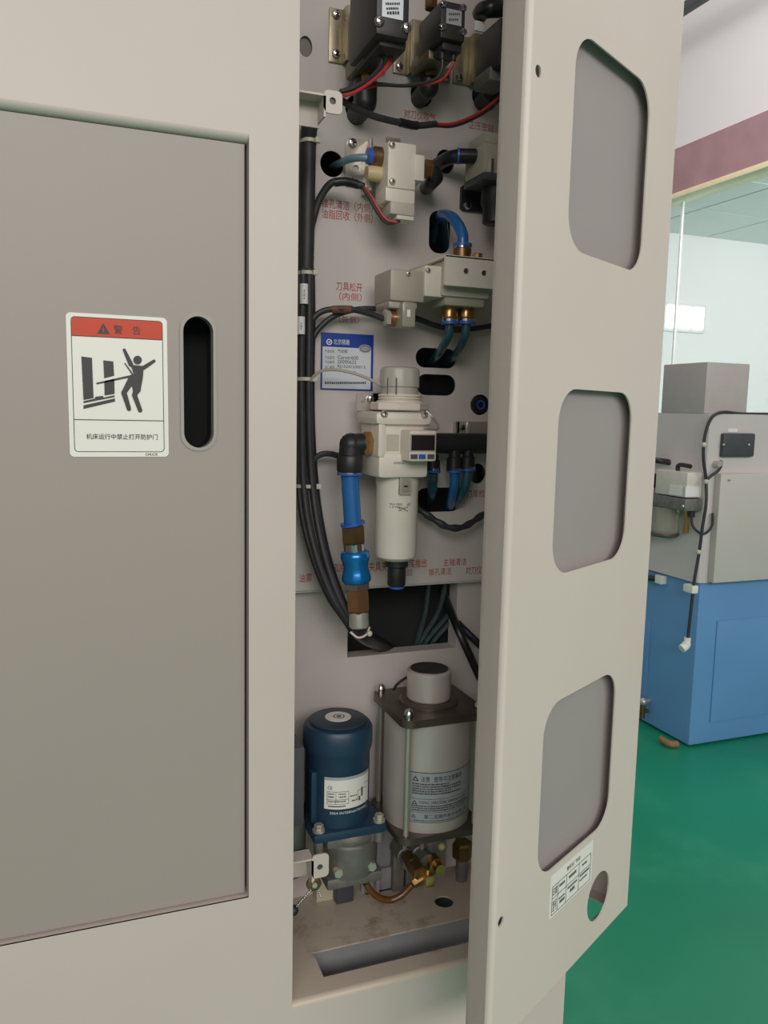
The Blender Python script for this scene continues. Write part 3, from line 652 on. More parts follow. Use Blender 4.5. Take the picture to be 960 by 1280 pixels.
wire('tube', 'teal_tube', t, [(562, 404, .868), (560, 420, .872), (551, 438, .90), (542, 450, .94), (535, 458, .985)], .0052, 12)
wire('tube', 'teal_tube', t, [(583, 404, .868), (581, 420, .872), (573, 438, .90), (562, 450, .94), (552, 458, .985)], .0052, 12)
vprof('push_fitting', 'brass_dark', t, 578, 309, 323, .862, [(.0085, 0), (.0105, .2), (.0105, 1)]); vcyl('band', 'chrome', t, 578, 308, 310.5, .862, .0095); vcyl('release_ring', 'blue_ring', t, 578, 305, 308.5, .862, .0112)
vcyl('plug', 'gold_brass', t, 597, 317, 323, .862, .006, hexa=True)
wire('supply_tube', 'blue_tube', t, [(578, 307, .862), (578, 294, .864), (572, 280, .874), (562, 270, .895), (551, 270, .93), (545, 280, .985)], .0066, 14)
wire('tube', 'teal_tube', t, [(541, 300, .99), (545, 275, .965), (552, 270, .95), (556, 290, .96), (558, 315, .985)], .005, 12)

t = thing('connector_cable', 'pair of thin black cables with brown tape leading to the grey coil connector', 'cable', V(440, 390, .91))
wire('cable', 'black_rubber', t, [(388, 402, .912), (398, 392, .912), (412, 387, .91), (440, 387, .90), (462, 392, .885), (481, 399, .87)], .0036, 10)
wire('cable', 'black_rubber', t, [(388, 428, .918), (396, 414, .918), (410, 400, .916), (428, 391, .915), (455, 386, .91), (490, 388, .915), (520, 398, .915), (548, 408, .915), (575, 412, .915), (604, 409, .915), (625, 405, .915)], .0034, 10, 8)
wire('brown_tape', 'brown_tape', t, [(415, 387, .9095), (428, 386.5, .906), (440, 387, .90)], .0045, 10); wire('brown_tape', 'brown_tape', t, [(558, 410.5, .914), (570, 412, .914), (581, 412, .914)], .0042, 10)

# --- blue and white nameplate
t = thing('identification_plate', 'blue and white printed nameplate on the mounting plate', 'nameplate', V(433, 488, YP))
YN = YP-.001; pbox('backing', 'tag_blue', t, 401, 417, 466.5, 488, YN, YN+.001)
pbox('white_field', 'paper_cool', t, 403, 434.5, 463.5, 486, YN-.0004, YN)
ptext('maker_lettering', '北京精雕', 'white', t, 417, 424, 437, 431, YN-.0003)
n_ = V(411.5, 427.5, YN); MB().plate(circ(n_.x, n_.z, .0036, 18), [circ(n_.x, n_.z, .0024, 14)], XZ(YN-.0003), .0002).build('maker_mark', 'white', t, 0)
MB().plate([(n_.x-.003, n_.z-.0006), (n_.x+.001, n_.z+.001), (n_.x+.003, n_.z+.0006), (n_.x, n_.z-.001)], [], XZ(YN-.0003), .0002).build('maker_mark', 'white', t, 0)
n_ = V(456, 436, YN); MB().plate(circ(n_.x, n_.z, .0078, 20, .005), [], XZ(YN-.0007), .0002).build('inspection_stamp', 'silver_label', t, 0)
MB().plate(circ(n_.x, n_.z, .0062, 20, .0037), [circ(n_.x, n_.z, .0055, 18, .003)], XZ(YN-.0009), .0001).build('inspection_stamp', 'ink_soft', t, 0)
for y, a, b_ in ((437, '产品名称', '气动板'), (445, '产品型号', 'Carver600'), (450.5, '产品编号', '20090632'), (457, '出厂编号', 'RJ13241200013')):
    ptext('row_lettering', a, 'ink_soft', t, 406, y, 418, y+4, YN-.0006); ptext('row_lettering', b_, 'ink', t, 422, y-.3, 422+len(b_)*2.2+6, y+4.3, YN-.0006)
ptext('row_lettering', '(010)11180', 'ink_soft', t, 430, 463.5, 445, 467, YN-.0006); small_print(t, 'ink_soft', 406, 477, 458, 480, YN-.0006)

# --- filter regulator with digital pressure switch
FX, FYY = 499, .878
t = thing('filter_regulator', 'tall cream air filter regulator with a small digital display and long bowl', 'regulator', V(FX, 700, FYY))
kn = MB(); a_, b_ = V(500, 459, FYY), V(500, 494, FYY); b_ = Vector((a_.x, a_.y, b_.z)); n_ = 48
prf = [(.018, 0), (.0215, .05), (.0225, .12), (.0228, .7), (.0215, .74), (.0215, 1)]
vs_ = []; fs = []
for r, tt in prf:
    for k in range(n_): rr = r*(1+(.025 if (k//2) % 2 else 0)*(.1 < tt < .72)); vs_.append(a_+(b_-a_)*tt+Vector((math.cos(2*math.pi*k/n_)*rr, math.sin(2*math.pi*k/n_)*rr, 0)))
for i in range(len(prf)-1):
    for k in range(n_): fs.append((i*n_+k, i*n_+(k+1) % n_, (i+1)*n_+(k+1) % n_, (i+1)*n_+k))
fs.append(tuple(range(n_))); kn.add(vs_, fs); kn.build('adjusting_knob', 'knob_grey', t, 25)
for q_ in (484, 495): pbox('knob_slot', 'ink_soft', t, q_, 472, q_+1, 493, FYY-.0232, FYY-.0225)
vprof('bonnet_ring', 'cream', t, 500, 493, 504, FYY, [(.0245, 0), (.026, .2), (.024, .35), (.026, .5), (.024, .65), (.0275, .8), (.0275, 1)])
a_, b_ = V(499, 503, FYY), V(499, 513, FYY); MB().prof(a_, Vector((a_.x, a_.y, b_.z)), [(.031, 0), (.0335, .15), (.0335, .85), (.032, 1)], 8, .39).build('lock_nut', 'cream', t, 20)
bd = MB().pbox(470, 515, 541, 532, .842, .912, .007); bd.pbox(474, 526, 536, 596, .85, .908, .005); bd.pbox(473, 566, 536, 598, .846, .908, .006); bd.pbox(473, 528, 482, 572, .845, .905, .003); bd.build('regulator_body', 'cream', t)
for q_ in ((480, 518), (530, 519)): screw(t, V(q_[0], q_[1], .843), (0, -1, .5), .0042, 'steel')
pbox('body_recess', 'cream_dark', t, 483, 543, 499, 564, .8494, .8504)
dp = MB().pbox(512, 538, 546, 577, .822, .852, .003).build('display_unit', 'cream', t)
pbox('screen', 'screen', dp, 514.5, 544, 543.5, 563, .8213, .8222)
pbox('display_rim', 'grey_plastic', dp, 513, 542.5, 545, 564.5, .8217, .8222)
for q_, m_ in ((514, 'grey_box'), (524, 'blue_ring'), (535, 'grey_box')): pbox('button', m_, dp, q_, 568, q_+8, 573.5, .8205, .8225)
bw = vprof('bowl', 'cream', t, 497, 590, 700, FYY, [(.0255, 0), (.0255, .12), (.0248, .16), (.0246, .88), (.0235, .95), (.019, .99), (.012, 1)], 36)
bc = V(497, 600, FYY); yb = FYY-.0255
wd = MB().pbox(500, 594, 515, 619, yb-.003, yb+.012, .002).build('sight_frame', 'grey_plastic', t); pbox('sight_glass', 'clear_grey', wd, 503, 597, 512, 615, yb-.0042, yb-.0028, bev=.001); pbox('level_mark', 'ink', wd, 505, 607, 510, 609, yb-.0044, yb-.0041)
def bowltext(name, body, m, px0, py0, px1, py1):
    R_ = .0251; a_ = V(px0, py0, yb); b_ = V(px1, py1, yb)
    def fn(u, v, d=0): w_ = max(-.95, min(.95, (u-bc.x)/R_)); return Vector((bc.x+R_*w_, FYY-R_*math.sqrt(1-w_*w_)-.0002, v))
    return text(name, body, m, bw, a_.x, b_.x, b_.z, a_.z, fn)
bowltext('maker_lettering', 'SMC', 'ink', 499, 634, 510, 639)
bowltext('small_lettering', 'MAX PRESS', 'ink_soft', 490, 629.5, 503, 632); bowltext('small_lettering', '1.0 MPa', 'ink_soft', 490, 633, 501, 635.5)
bowltext('small_lettering', '40℃', 'ink_soft', 509, 629, 514, 633)
vprof('drain_cap', 'black_plastic', t, 496, 697, 708, FYY, [(.014, 0), (.014, .9), (.0125, 1)], 16); vprof('drain', 'black_plastic', t, 496, 707, 732, FYY, [(.0105, 0), (.011, .3), (.011, .9), (.0095, 1)]); vcyl('release_ring', 'blue_ring', t, 496, 731, 735, FYY, .0088)
ptext('model_lettering', 'AW40-04', 'ink_soft', t, 492, 577, 505, 580.5, .8456)
br = MB(); a_ = V(446, 491, .905); b_ = V(478, 514, .905); s_ = V(453, 500, .905)
br.plate(rrect(a_.x, b_.x, b_.z, a_.z, .003), [circ(s_.x, s_.z, .0038, 16)], XZ(.905), .003); br.pbox(466, 491, 478, 514, .905, YP); br.build('bracket', 'steel', t); screw(t, V(463, 499, .905), (0, -1, 0), .005)
wire('spring_clip', 'steel', t, [(533, 514, .86), (541, 522, .856), (548, 533, .855), (544, 537, .85), (530, 536, .843)], .0012)
# inlet elbow, hose and quick coupler
a_ = V(473, 555, .872); hexnut(a_, a_+Vector((-.021, 0, 0)), .0145).build('inlet_nut', 'copper', t, 20)

t = thing('quick_coupler', 'blue air hose with black elbow, brass nuts and blue sleeve coupling beside the regulator', 'hose', V(449, 783, .872))
YH = .872; a_ = V(455, 555, YH); b_ = V(438.5, 556, YH); el = MB().cyl(a_, b_, .0125); el.ball(b_, .0135); c_ = V(437.5, 569, YH); el.cyl(b_, c_, .0128)
el.prof(c_, V(437, 591, YH), [(.0135, 0), (.0148, .12), (.0148, .85), (.0135, 1)], 24); el.build('elbow_fitting', 'black_plastic', t)
def seg(name, m, px0, py0, px1, py1, prof, n=24, hexa=False, sm=35):
    a_, b_ = V(px0, py0, YH), V(px1, py1, YH)
    return (hexnut(a_, b_, prof) if hexa else MB().prof(a_, b_, prof if isinstance(prof, list) else [(prof, 0), (prof, 1)], n)).build(name, m, t, 20 if hexa else sm)
seg('band', 'chrome', 437, 588, 437, 591, .0138); seg('release_ring', 'blue_ring', 437, 591, 437, 593.5, .0145)
seg('hose', 'blue_tube', 437, 592, 441, 656, .0102); seg('release_ring', 'blue_ring', 440.5, 653, 441, 656, .0142)
seg('hose_nut', 'brass_dark', 441, 655.5, 442, 680, .0145, hexa=True); seg('collar', 'chrome', 442, 679, 443, 690, .0122)
seg('sleeve', 'blue_anod', 443.5, 688, 446, 728, [(.0135, 0), (.0165, .06), (.0172, .2), (.0155, .36), (.0143, .52), (.0155, .68), (.0172, .82), (.017, .93), (.015, 1)], 32, sm=60)
seg('hex_flange', 'chrome', 446, 727, 446.5, 736, .016, hexa=True); seg('brass_body', 'copper', 446.5, 735.5, 448, 765, .0142, hexa=True); seg('nipple', 'steel', 448, 764, 449, 784, [(.0112, 0), (.0118, .2), (.0118, .9), (.010, 1)])
wire('inlet_tube_end', 'black_plastic', t, [(449, 782, .872), (451, 790, .88), (458, 797, .905), (470, 803, .95), (486, 812, .99)], .0095, 14)

# --- black distribution pipe with push fittings
t = thing('air_manifold', 'black round air distribution pipe with push fittings and blue tubes', 'manifold', V(575, 556, YP))
a_ = V(538, 554, .895); MB().prof(a_, Vector((a_.x+.11, a_.y, a_.z)), [(.0115, 0), (.0125, .01), (.0125, 1)], 28).build('pipe', 'black_plastic', t)
br = MB().pbox(571, 527, 612, 551, YP-.012, YP-.009, .0006); br.pbox(571, 527, 574, 551, YP-.012, YP); br.build('bracket', 'steel', t); screw(t, V(577.5, 534, YP-.012), (0, -1, 0), .0046); pbox('bracket_rib', 'steel', t, 585, 527, 589, 551, YP-.016, YP-.01, bev=.001)
for q_, y0, y1, m_, pts in ((568, 563, 588, 'blue_tube', [(568, 588, .892), (568, 605, .897), (565, 622, .915), (562, 634, .945), (560, 642, .99)]), (585, 563, 586, 'teal_tube', [(585, 586, .892), (582, 605, .895), (575, 622, .915), (568, 634, .95), (562, 640, .99)]), (541, 568, 588, 'teal_tube', [(541, 588, .905), (541, 600, .908), (540, 615, .92), (538, 625, .95), (536, 630, .99)])):
    vprof('push_fitting', 'black_plastic', t, q_, y0, y1, .892, [(.007, 0), (.007, .3), (.009, .4), (.009, 1)]); vcyl('band', 'chrome', t, q_, y1-3, y1-.5, .892, .0092); vcyl('release_ring', 'blue_ring', t, q_, y1-.5, y1+2.5, .892, .0096)
    wire('tube', m_, t, [(p[0], p[1], p[2] if i else .892) for i, p in enumerate(pts)], .0062, 12)

t = thing('tube_plug', 'round black tube socket with a blue ring set in the plate hole', 'fitting', V(600, 506, YP))
a_ = V(600, 506, YP-.004); MB().prof(a_+Vector((0, .03, 0)), a_, [(.0115, 0), (.0115, .8), (.0105, 1)], 24).build('socket', 'black_gloss', t); MB().plate(circ(a_.x+.001, a_.z, .006, 20), [circ(a_.x+.001, a_.z, .0042, 16)], XZ(a_.y-.0006), .001).build('ring', 'blue_ring', t)

t = thing('grey_tube', 'thin grey plastic tube bending from the cable bundle to the regulator', 'tube', V(430, 465, .9))
wire('tube', 'grey_plastic', t, [(388, 476, .905), (396, 467, .9), (410, 462, .897), (432, 464, .894), (455, 471, .888), (478, 482, .882)], .0019)
tag(MB().tube([V(*p) for p in ((386, 582, .915), (396, 571, .912), (408, 567, .91), (425, 571, .912), (452, 588, .912), (470, 592, .905))], .0036, 10).build('black_cable', 'black_rubber'), 'short black cable curving behind the black elbow fitting', 'cable')
tag(MB().tube([V(*p) for p in ((517, 632, .915), (530, 641, .91), (545, 651, .905), (560, 659, .90), (576, 659.5, .90), (590, 653, .905), (603, 644, .91), (622, 636, .912))], lambda u: .0042+.0007*math.sin(u*40), 10).build('black_cable', 'black_rubber'), 'sagging taped black cable right of the long bowl', 'cable')

# --- cable bundle along the left edge
t = thing('cable_bundle', 'thick bundle of black cables tied along the left edge of the compartment', 'cables', V(384, 640, .92))
wire('sheath', 'black_rubber', t, [(393, 140, .90), (387, 158, .908), (385, 182, .915), (384, 240, .916), (383, 300, .916), (382, 344, .917)], lambda u: .0092 if u > .15 else .0082, 14)
wire('branch_sheath', 'black_rubber', t, [(386, 300, .918), (392, 272, .916), (400, 248, .912), (414, 229, .905), (432, 227, .90), (455, 233, .89)], .0042, 12)
wire('branch_sleeve', 'black_gloss', t, [(418, 228, .904), (432, 227, .90), (448, 231, .893)], .005, 12)
paths = [(-8, .9185), (-3, .911), (2, .917), (6, .909), (9, .9185), (-5, .925)]
for i, (dx, yy) in enumerate(paths):
    e = i-2.5
    pts = [(382+dx*.8, 336, yy), (381+dx, 400, yy), (380+dx, 474, yy), (381+dx, 540, yy), (383+dx*1.2, 600, yy-.002), (389+dx*1.25, 650, yy-.01), (401+dx*1.1, 700, yy-.02), (418+dx*.9, 745, yy-.028), (434+dx*.6, 772, yy-.03), (446+e*1.5, 788-e*1.2, .89), (458+e*1.5, 797-e, .92), (478+e*2, 806, .99)]
    wire('cable', 'black_rubber' if i % 2 else 'black_gloss', t, pts, .0042, 10, 6)
for y, x0, x1, yy in ((178, 376, 394, .904), (342, 374, 391, .905), (474, 371, 391, .904), (607, 371, 398, .904)):
    mb = MB(); cx = (x0+x1)/2; c_ = V(cx, y, .916); rx = (V(x1, y, .916).x-V(x0, y, .916).x)/2+.0008
    vs_ = []; fs = []; n_ = 24
    for rr, dz in ((1, -.002), (1.07, -.002), (1.07, .002), (1, .002)):
        for k in range(n_): a = 2*math.pi*k/n_; vs_.append(c_+Vector((math.cos(a)*rx*rr, math.sin(a)*.0115*rr, dz)))
    for i in range(4):
        for k in range(n_): fs.append((i*n_+k, i*n_+(k+1) % n_, ((i+1) % 4)*n_+(k+1) % n_, ((i+1) % 4)*n_+k))
    mb.add(vs_, fs); mb.box(c_.x+rx*.5, c_.x+rx*.5+.006, c_.y-.0145, c_.y-.0095, c_.z-.003, c_.z+.003, .001); mb.build('cable_tie', 'tie_white', t)
MB().tube([V(*p) for p in ((438, 790, .872), (448, 797, .868), (458, 793, .868), (462, 784, .872))], .0014, 8).build('cable_tie', 'tie_white', t); MB().ball(V(462, 792, .866), .0035).build('tie_lock', 'tie_white', t)
for q_ in ((378, 355, 380), (374, 396, 418)):
    a_, b_ = V(q_[0]+2, q_[1], .908), V(q_[0]+2, q_[2], .908); o_ = MB().cyl(a_, b_, .0048, None, 14).build('cable_marker', 'white', t)
    ptext('marker_lettering', '1\n2\n1', 'ink', o_, q_[0]+1, q_[1]+7, q_[0]+4, q_[2]-6, .9029)

# --- tubes and cables hanging in the rectangular opening
for i, (x0, x1, x2, lab) in enumerate(((536, 532, 522, 'outer left'), (556, 548, 527, ''), (580, 563, 534, ''), (598, 575, 543, ''))):
    tag(MB().tube([V(x0, 722, .975), V(x0-1, 738, .972), V(x1, 765, .975), V(x2, 800, .985), V(x2-5, 818, .995)], .0034, 10).build('hanging_tube', 'teal_dark'), 'thin teal air tube hanging inside the dark rectangular opening', 'tube', 'tubes in the dark opening')
tag(MB().tube([V(*p) for p in ((552, 735, .99), (563, 764, .96), (573, 788, .935), (585, 815, .925), (600, 848, .925))], .0052, 10).build('power_cable', 'black_gloss'), 'black cable leaving the dark opening steeply down behind the cover', 'cable')
tag(MB().tube([V(*p) for p in ((556, 752, .99), (570, 776, .96), (585, 792, .94), (602, 808, .93), (625, 825, .93))], .0052, 10).build('power_cable', 'black_gloss'), 'black cable leaving the dark opening at a flat angle behind the cover', 'cable')

# ------------------------------------------------------------------ lubrication unit on the tray
def cyl_patch(cx, cy, R_, a0, a1, z0, z1, n=20):
    mb = MB(); vs_ = []
    for k in range(n+1):
        a = math.radians(a0+(a1-a0)*k/n)
        for z in (z0, z1): vs_.append((cx+R_*math.sin(a), cy-R_*math.cos(a), z))
    mb.add(vs_, [(2*k, 2*k+2, 2*k+3, 2*k+1) for k in range(n)]); return mb
def cyl_fn(cx, cy, R_):
    return lambda u, v, d=0: Vector((cx+R_*math.sin(math.radians(u)), cy-R_*math.cos(math.radians(u)), v))
def bars(m, parent, cx, cy, R_, a0, a1, z0, z1, step=2.2, name='small_print'):
    mb = MB(); a = a0
    while a < a1-.5:
        w_ = random.uniform(.5, .85)*step; q_ = cyl_patch(cx, cy, R_, a, min(a+w_, a1), z0+(z1-z0)*random.uniform(0, .2), z1, 1); mb.add(q_.v, q_.f); a += step
    return mb.build(name, m, parent, 0)
# motor pump
PX_, PY_ = .2865, .876
t = thing('lubrication_pump', 'dark blue electric motor pump with a white rating label and grey gear housing', 'pump', (PX_, PY_, ZT))
A = Vector((PX_, PY_, .985)); B_ = Vector((PX_, PY_, .868)); mot = MB().prof(A, B_, [(.031, 0), (.0385, .02), (.0412, .06), (.0415, .22), (.0405, .26), (.0385, .29), (.0385, 1)], 40).build('motor_housing', 'motor_blue', t)
MB().prof(Vector((PX_, PY_, .9855)), Vector((PX_, PY_, .9885)), [(.034, 0), (.034, .4), (.031, 1)], 36).build('top_cap', 'motor_cap', t)
tl = MB().plate(circ(PX_, PY_, .0155, 24), [], lambda a_, b_, d: Vector((a_, b_, .9892-d)), .0006).build('top_label', 'paper', t)
MB().plate(circ(PX_+.001, PY_, .007, 20), [circ(PX_+.001, PY_, .0055, 16)], lambda a_, b_, d: Vector((a_, b_, .9894-d)), .0002).build('label_ring', 'ink_soft', tl, 0)
MB().plate(circ(PX_+.001, PY_, .003, 12), [], lambda a_, b_, d: Vector((a_, b_, .9894-d)), .0002).build('label_mark', 'ink_soft', tl, 0)
MB().box(PX_-.039, PX_-.031, PY_-.024, PY_-.008, .872, .935, .004).build('cable_rib', 'motor_blue', t)
rl = cyl_patch(PX_, PY_, .0389, -40, 52, .8925, .931, 24).build('rating_label', 'paper', t)
cf = cyl_fn(PX_, PY_, .0392)
text('mark_lettering', 'CE', 'ink', rl, -34, -26, .9165, .9205, cf)
for a0, a1, z in ((-35, 2, .9135), (-35, 2, .904), (-35, 2, .8985)): cyl_patch(PX_, PY_, .0392, a0, a1, z, z+.0005, 8).build('table_line', 'ink_soft', rl, 0)
for a0 in (-35, -20, 2): cyl_patch(PX_, PY_, .0392, a0, a0+.7, .8985, .914, 1).build('table_line', 'ink_soft', rl, 0)
for a0, a1, z in ((-33, -23, .910), (-33, -23, .9065), (-15, -2, .910), (-15, -2, .9065), (-33, -2, .901), (5, 18, .906), (8, 20, .900)): bars('ink_soft', rl, PX_, PY_, .0392, a0, a1, z, z+.002)
cyl_patch(PX_, PY_, .0392, -33, -3, .8955, .8967, 8).build('print_bar', 'ink', rl, 0)
cyl_patch(PX_, PY_, .0391, -40, 52, .9275, .931, 24).build('label_header', 'silver_label', rl, 0)
for a0, a1, z0, z1 in ((20, 44, .9115, .912), (20, 20.7, .901, .912), (28, 32, .903, .914), (36, 48, .917, .9176), (22, 26, .899, .904)): cyl_patch(PX_, PY_, .0392, a0, a1, z0, z1, 6).build('diagram_line', 'ink_soft', rl, 0)
text('lower_lettering', '2064 INTERNATIONAL', 'paper', mot, -30, 44, .8865, .8895, cf)
fl = MB().box(PX_-.041, PX_+.049, PY_-.044, PY_+.042, .857, .869, .005).build('motor_flange', 'motor_blue', t)
for sx, sy in ((-.033, -.036), (.041, -.036), (.041, .034)):
    p = Vector((PX_+sx, PY_+sy, .869)); MB().cyl(p, p+Vector((0, 0, .003)), .0072).build('washer', 'steel', fl); hexnut(p+Vector((0, 0, .003)), p+Vector((0, 0, .009)), .0055).build('bolt', 'steel', fl, 20)
    if sx < 0 or sy < 0: vb = p+Vector((0, 0, -.012)); MB().cyl(vb, vb+Vector((0, 0, -.012)), .0055).build('bolt_boss', 'cast_alu', fl)
gh = MB().prof(Vector((PX_+.014, PY_-.006, .857)), Vector((PX_+.014, PY_-.006, .80)), [(.031, 0), (.034, .1), (.0335, .2), (.0315, .26), (.0335, .3), (.033, .75), (.0305, 1)], 36)
gh.box(PX_-.022, PX_+.05, PY_-.034, PY_+.034, .842, .857, .004); gh.build('gear_housing', 'cast_alu', t)
MB().box(PX_-.02, PX_+.05, PY_-.03, PY_+.03, .788, .802, .004).build('pump_base', 'cast_alu', t)
for sx in (-.008, .034): hexnut(Vector((PX_+sx, PY_-.037, .812)), Vector((PX_+sx, PY_-.027, .812)), .006).build('port_plug', 'steel', t, 20)
MB().box(PX_+.016, PX_+.04, PY_+.044, PY_+.066, ZT, .80, .003).build('pump_foot', 'dark_grey', t)
vcyl('oil_pipe', 'copper', t, 400, 1027, 1072, .868, .0068); vcyl('pipe_nut', 'brass_dark', t, 400, 1026, 1036, .868, .0085, hexa=True)
MB().box(.20, PX_-.046, .855, .915, .872, .966, .003).build('terminal_box', 'grey_box', t)
for yy in (.868, .884, .90): MB().box(.2, PX_-.0455, yy, yy+.004, .89, .955).build('box_rib', 'grey_box', t)
MB().prof(Vector((.223, .886, .868)), Vector((.223, .886, .80)), [(.024, 0), (.027, .04), (.027, .96), (.02, 1)], 28).build('filter_canister', 'canister_green', t)
MB().cyl((.223, .886, .80), (.223, .886, ZT), .012).build('canister_stem', 'cast_alu', t)

# reservoir
rx0, rx1, ry0, ry1 = .352, .464, .829, .942; RX, RY = (rx0+rx1)/2, (ry0+ry1)/2; RR = .0545
t = thing('oil_reservoir', 'aluminium oil reservoir cylinder clamped between square plates by corner rods', 'reservoir', (RX, RY, ZT))
def sq_plate(name, z0, z1, m, g=.0):
    return MB().plate(rrect(rx0-g, rx1+g, ry0-g, ry1+g, .014), [], lambda a_, b_, d: Vector((a_, b_, z1-d)), z1-z0).build(name, m, t)
sq_plate('top_plate', .982, .9915, 'dull_plate'); sq_plate('bottom_plate', .836, .845, 'dull_plate')
tank = MB().cyl((RX, RY, .845), (RX, RY, .982), RR, None, 56).build('tank', 'aluminium', t)
for sx, sy in ((rx0+.010, ry0+.010), (rx0+.010, ry1-.010), (rx1-.010, ry0+.010), (rx1-.010, ry1-.010)):
    rd = MB().cyl((sx, sy, .845), (sx, sy, .982), .0036, None, 12).build('tie_rod', 'steel', t)
    MB().prof((sx, sy, .9915), (sx, sy, 1.003), [(.0055, 0), (.0055, .4), (.0058, .42), (.005, .75), (.0025, 1)], 12).build('acorn_nut', 'chrome', t)
MB().prof((RX, RY, .9915), (RX, RY, .9965), [(.037, 0), (.037, .5), (.034, 1)], 40).build('filler_ring', 'dull_plate', t)
cp = MB().prof((RX, RY, .9965), (RX, RY, 1.0335), [(.0262, 0), (.0275, .05), (.0275, .93), (.026, .98), (.0245, 1)], 44).build('filler_cap', 'aluminium', t)
MB().prof((RX, RY, 1.0325), (RX, RY, 1.0342), [(.0245, 0), (.0235, 1)], 36).build('cap_inset', 'dull_plate', cp)
ll = cyl_patch(RX, RY, RR+.0004, -46, 58, .8585, .9225, 30).build('instruction_label', 'silver_label', t)
R2 = RR+.0007; cf = cyl_fn(RX, RY, R2)
cyl_patch(RX, RY, R2, -46, 58, .9213, .922, 30).build('label_line', 'ink', ll, 0); cyl_patch(RX, RY, R2, -46, 58, .8886, .8891, 30).build('label_line', 'ink_soft', ll, 0)
cyl_patch(RX, RY, R2, -46, 58, .8715, .872, 30).build('label_line', 'ink_soft', ll, 0); cyl_patch(RX, RY, R2, -46, 58, .8587, .8592, 30).build('label_line', 'ink', ll, 0)
def tri(a, z, s_):
    mb = MB(); mb.plate([(a, z), (a+s_*1.15, z), (a+s_*.575, z+s_*.0009)], [[(a+s_*.25, z+s_*.00012), (a+s_*.9, z+s_*.00012), (a+s_*.575, z+s_*.00066)]], lambda u, v, d: cf(u, v), 0); return mb.build('warning_triangle', 'ink', ll, 0)
tri(-42, .911, 7); tri(-42, .8815, 6)
text('heading_lettering', '注意', 'ink', ll, -31, -20, .9105, .9175, cf); text('heading_lettering', '使用与注意事项', 'ink', ll, -15, 26, .9105, .9175, cf)
text('heading_lettering', 'WARNING', 'ink_soft', ll, -33, -20, .8825, .8865, cf); text('heading_lettering', 'OPERATIONAL WARNING CAUTION', 'ink', ll, -18, 36, .8825, .8865, cf)
for z, a1 in ((.9065, 6), (.9035, 26), (.9005, 26), (.8975, 10), (.8945, 26)): bars('ink', ll, RX, RY, R2, -42, a1, z, z+.0019, 2.0)
for z, a1 in ((.879, 40), (.8763, 44), (.8735, 36)): bars('ink', ll, RX, RY, R2, -42, a1, z, z+.0016, 1.7)
text('footer_lettering', '第二龙铸件股份有限公司', 'ink', ll, -26, 40, .864, .8695, cf); bars('ink_soft', ll, RX, RY, R2, -40, 36, .8605, .862, 1.7)
tri(-42, .8645, 5)
# stand below the reservoir
MB().box(rx0+.004, rx0+.008, ry0+.088, ry1, ZT, .836).build('stand_leg', 'slot_grey', t); MB().box(rx1-.04, rx1-.03, ry0+.088, ry1, ZT, .836).build('stand_leg', 'slot_grey', t)
MB().box(rx0-.01, rx1, ry1-.006, ry1-.002, ZT, .836).build('stand_back', 'slot_grey', t)
wire('vent_wire', 'black_rubber', t, [(512, 845, .92), (503, 850, .918), (496, 856, .916), (492, 862, .91)], .0018)

# valves and brass fittings below the reservoir
t = thing('oil_distributor', 'cluster of grey distributor valves with brass outlets under the reservoir', 'fitting', (.40, .89, ZT))
for (px, py, yb_, yf_, r, m_) in ((513, 1079, .93, .885, .0105, 'cast_alu'), (535, 1080, .93, .872, .0125, 'cast_alu')):
    a_ = V(px, py, yf_); MB().prof(a_+Vector((0, yb_-yf_, 0)), a_, [(r, 0), (r, .6), (r*.85, .62), (r*.85, .8), (r, .82), (r, 1)], 24).build('distributor_valve', m_, t)
    MB().cyl(a_+Vector((0, .02, r*.8)), Vector((a_.x, a_.y+.02, .837)), .003).build('riser', 'steel', t)
    MB().box(a_.x-.008, a_.x+.008, .922, .934, ZT, a_.z, .002).build('valve_foot', 'cast_alu', t)
a_ = V(517, 1083, .872); MB().cyl(a_+Vector((0, .02, .002)), a_, .0085).build('valve_nose', 'brass_dark', t)
a_ = V(527, 1094, .852); hexnut(a_+Vector((-.002, .022, .003)), a_, .0105).build('brass_tee', 'brass', t, 20)
a_ = V(516, 1105, .856); hexnut(a_+Vector((.014, 0, .006)), a_, .006).build('brass_outlet', 'gold_brass', t, 20)
a_ = V(538, 1102, .845); MB().box(a_.x-.006, a_.x+.006, a_.y, a_.y+.016, a_.z-.008, a_.z+.007, .0015).build('brass_block', 'gold_brass', t); MB().cyl(a_+Vector((0, .008, .006)), a_+Vector((0, .008, .012)), .003).build('brass_stud', 'gold_brass', t)
a_ = V(551, 1088, .852); MB().prof(a_+Vector((0, .024, 0)), a_, [(.0105, 0), (.0105, .6), (.007, .62), (.007, 1)], 20).build('outlet_plug', 'brass', t)
MB().ball(V(552, 1058, .89), .005).build('indicator_ball', 'tan_plastic', t)
hexnut(V(578, 1072, .92), V(578, 1052, .92), .014).build('side_fitting', 'brass_dark', t, 20); MB().cyl(V(578, 1056, .92), Vector((V(578, 1056, .92).x, .92, ZT)), .008).build('side_pipe', 'cast_alu', t)
t = thing('oil_tube', 'amber oil tube with a black sleeve drooping onto the tray', 'tube', V(490, 1126, .86))
wire('tube', 'amber_tube', t, [(455, 1098, .868), (462, 1112, .864), (474, 1122, .862), (488, 1125, .86), (502, 1119, .858), (515, 1106, .857)], .0042, 12)
wire('sleeve', 'black_gloss', t, [(448, 1084, .872), (453, 1090, .87), (459, 1103, .866)], .0062, 12)
cb_ = MB(); a_ = V(398, 1078, .905); b_ = V(432, 1112, .905)
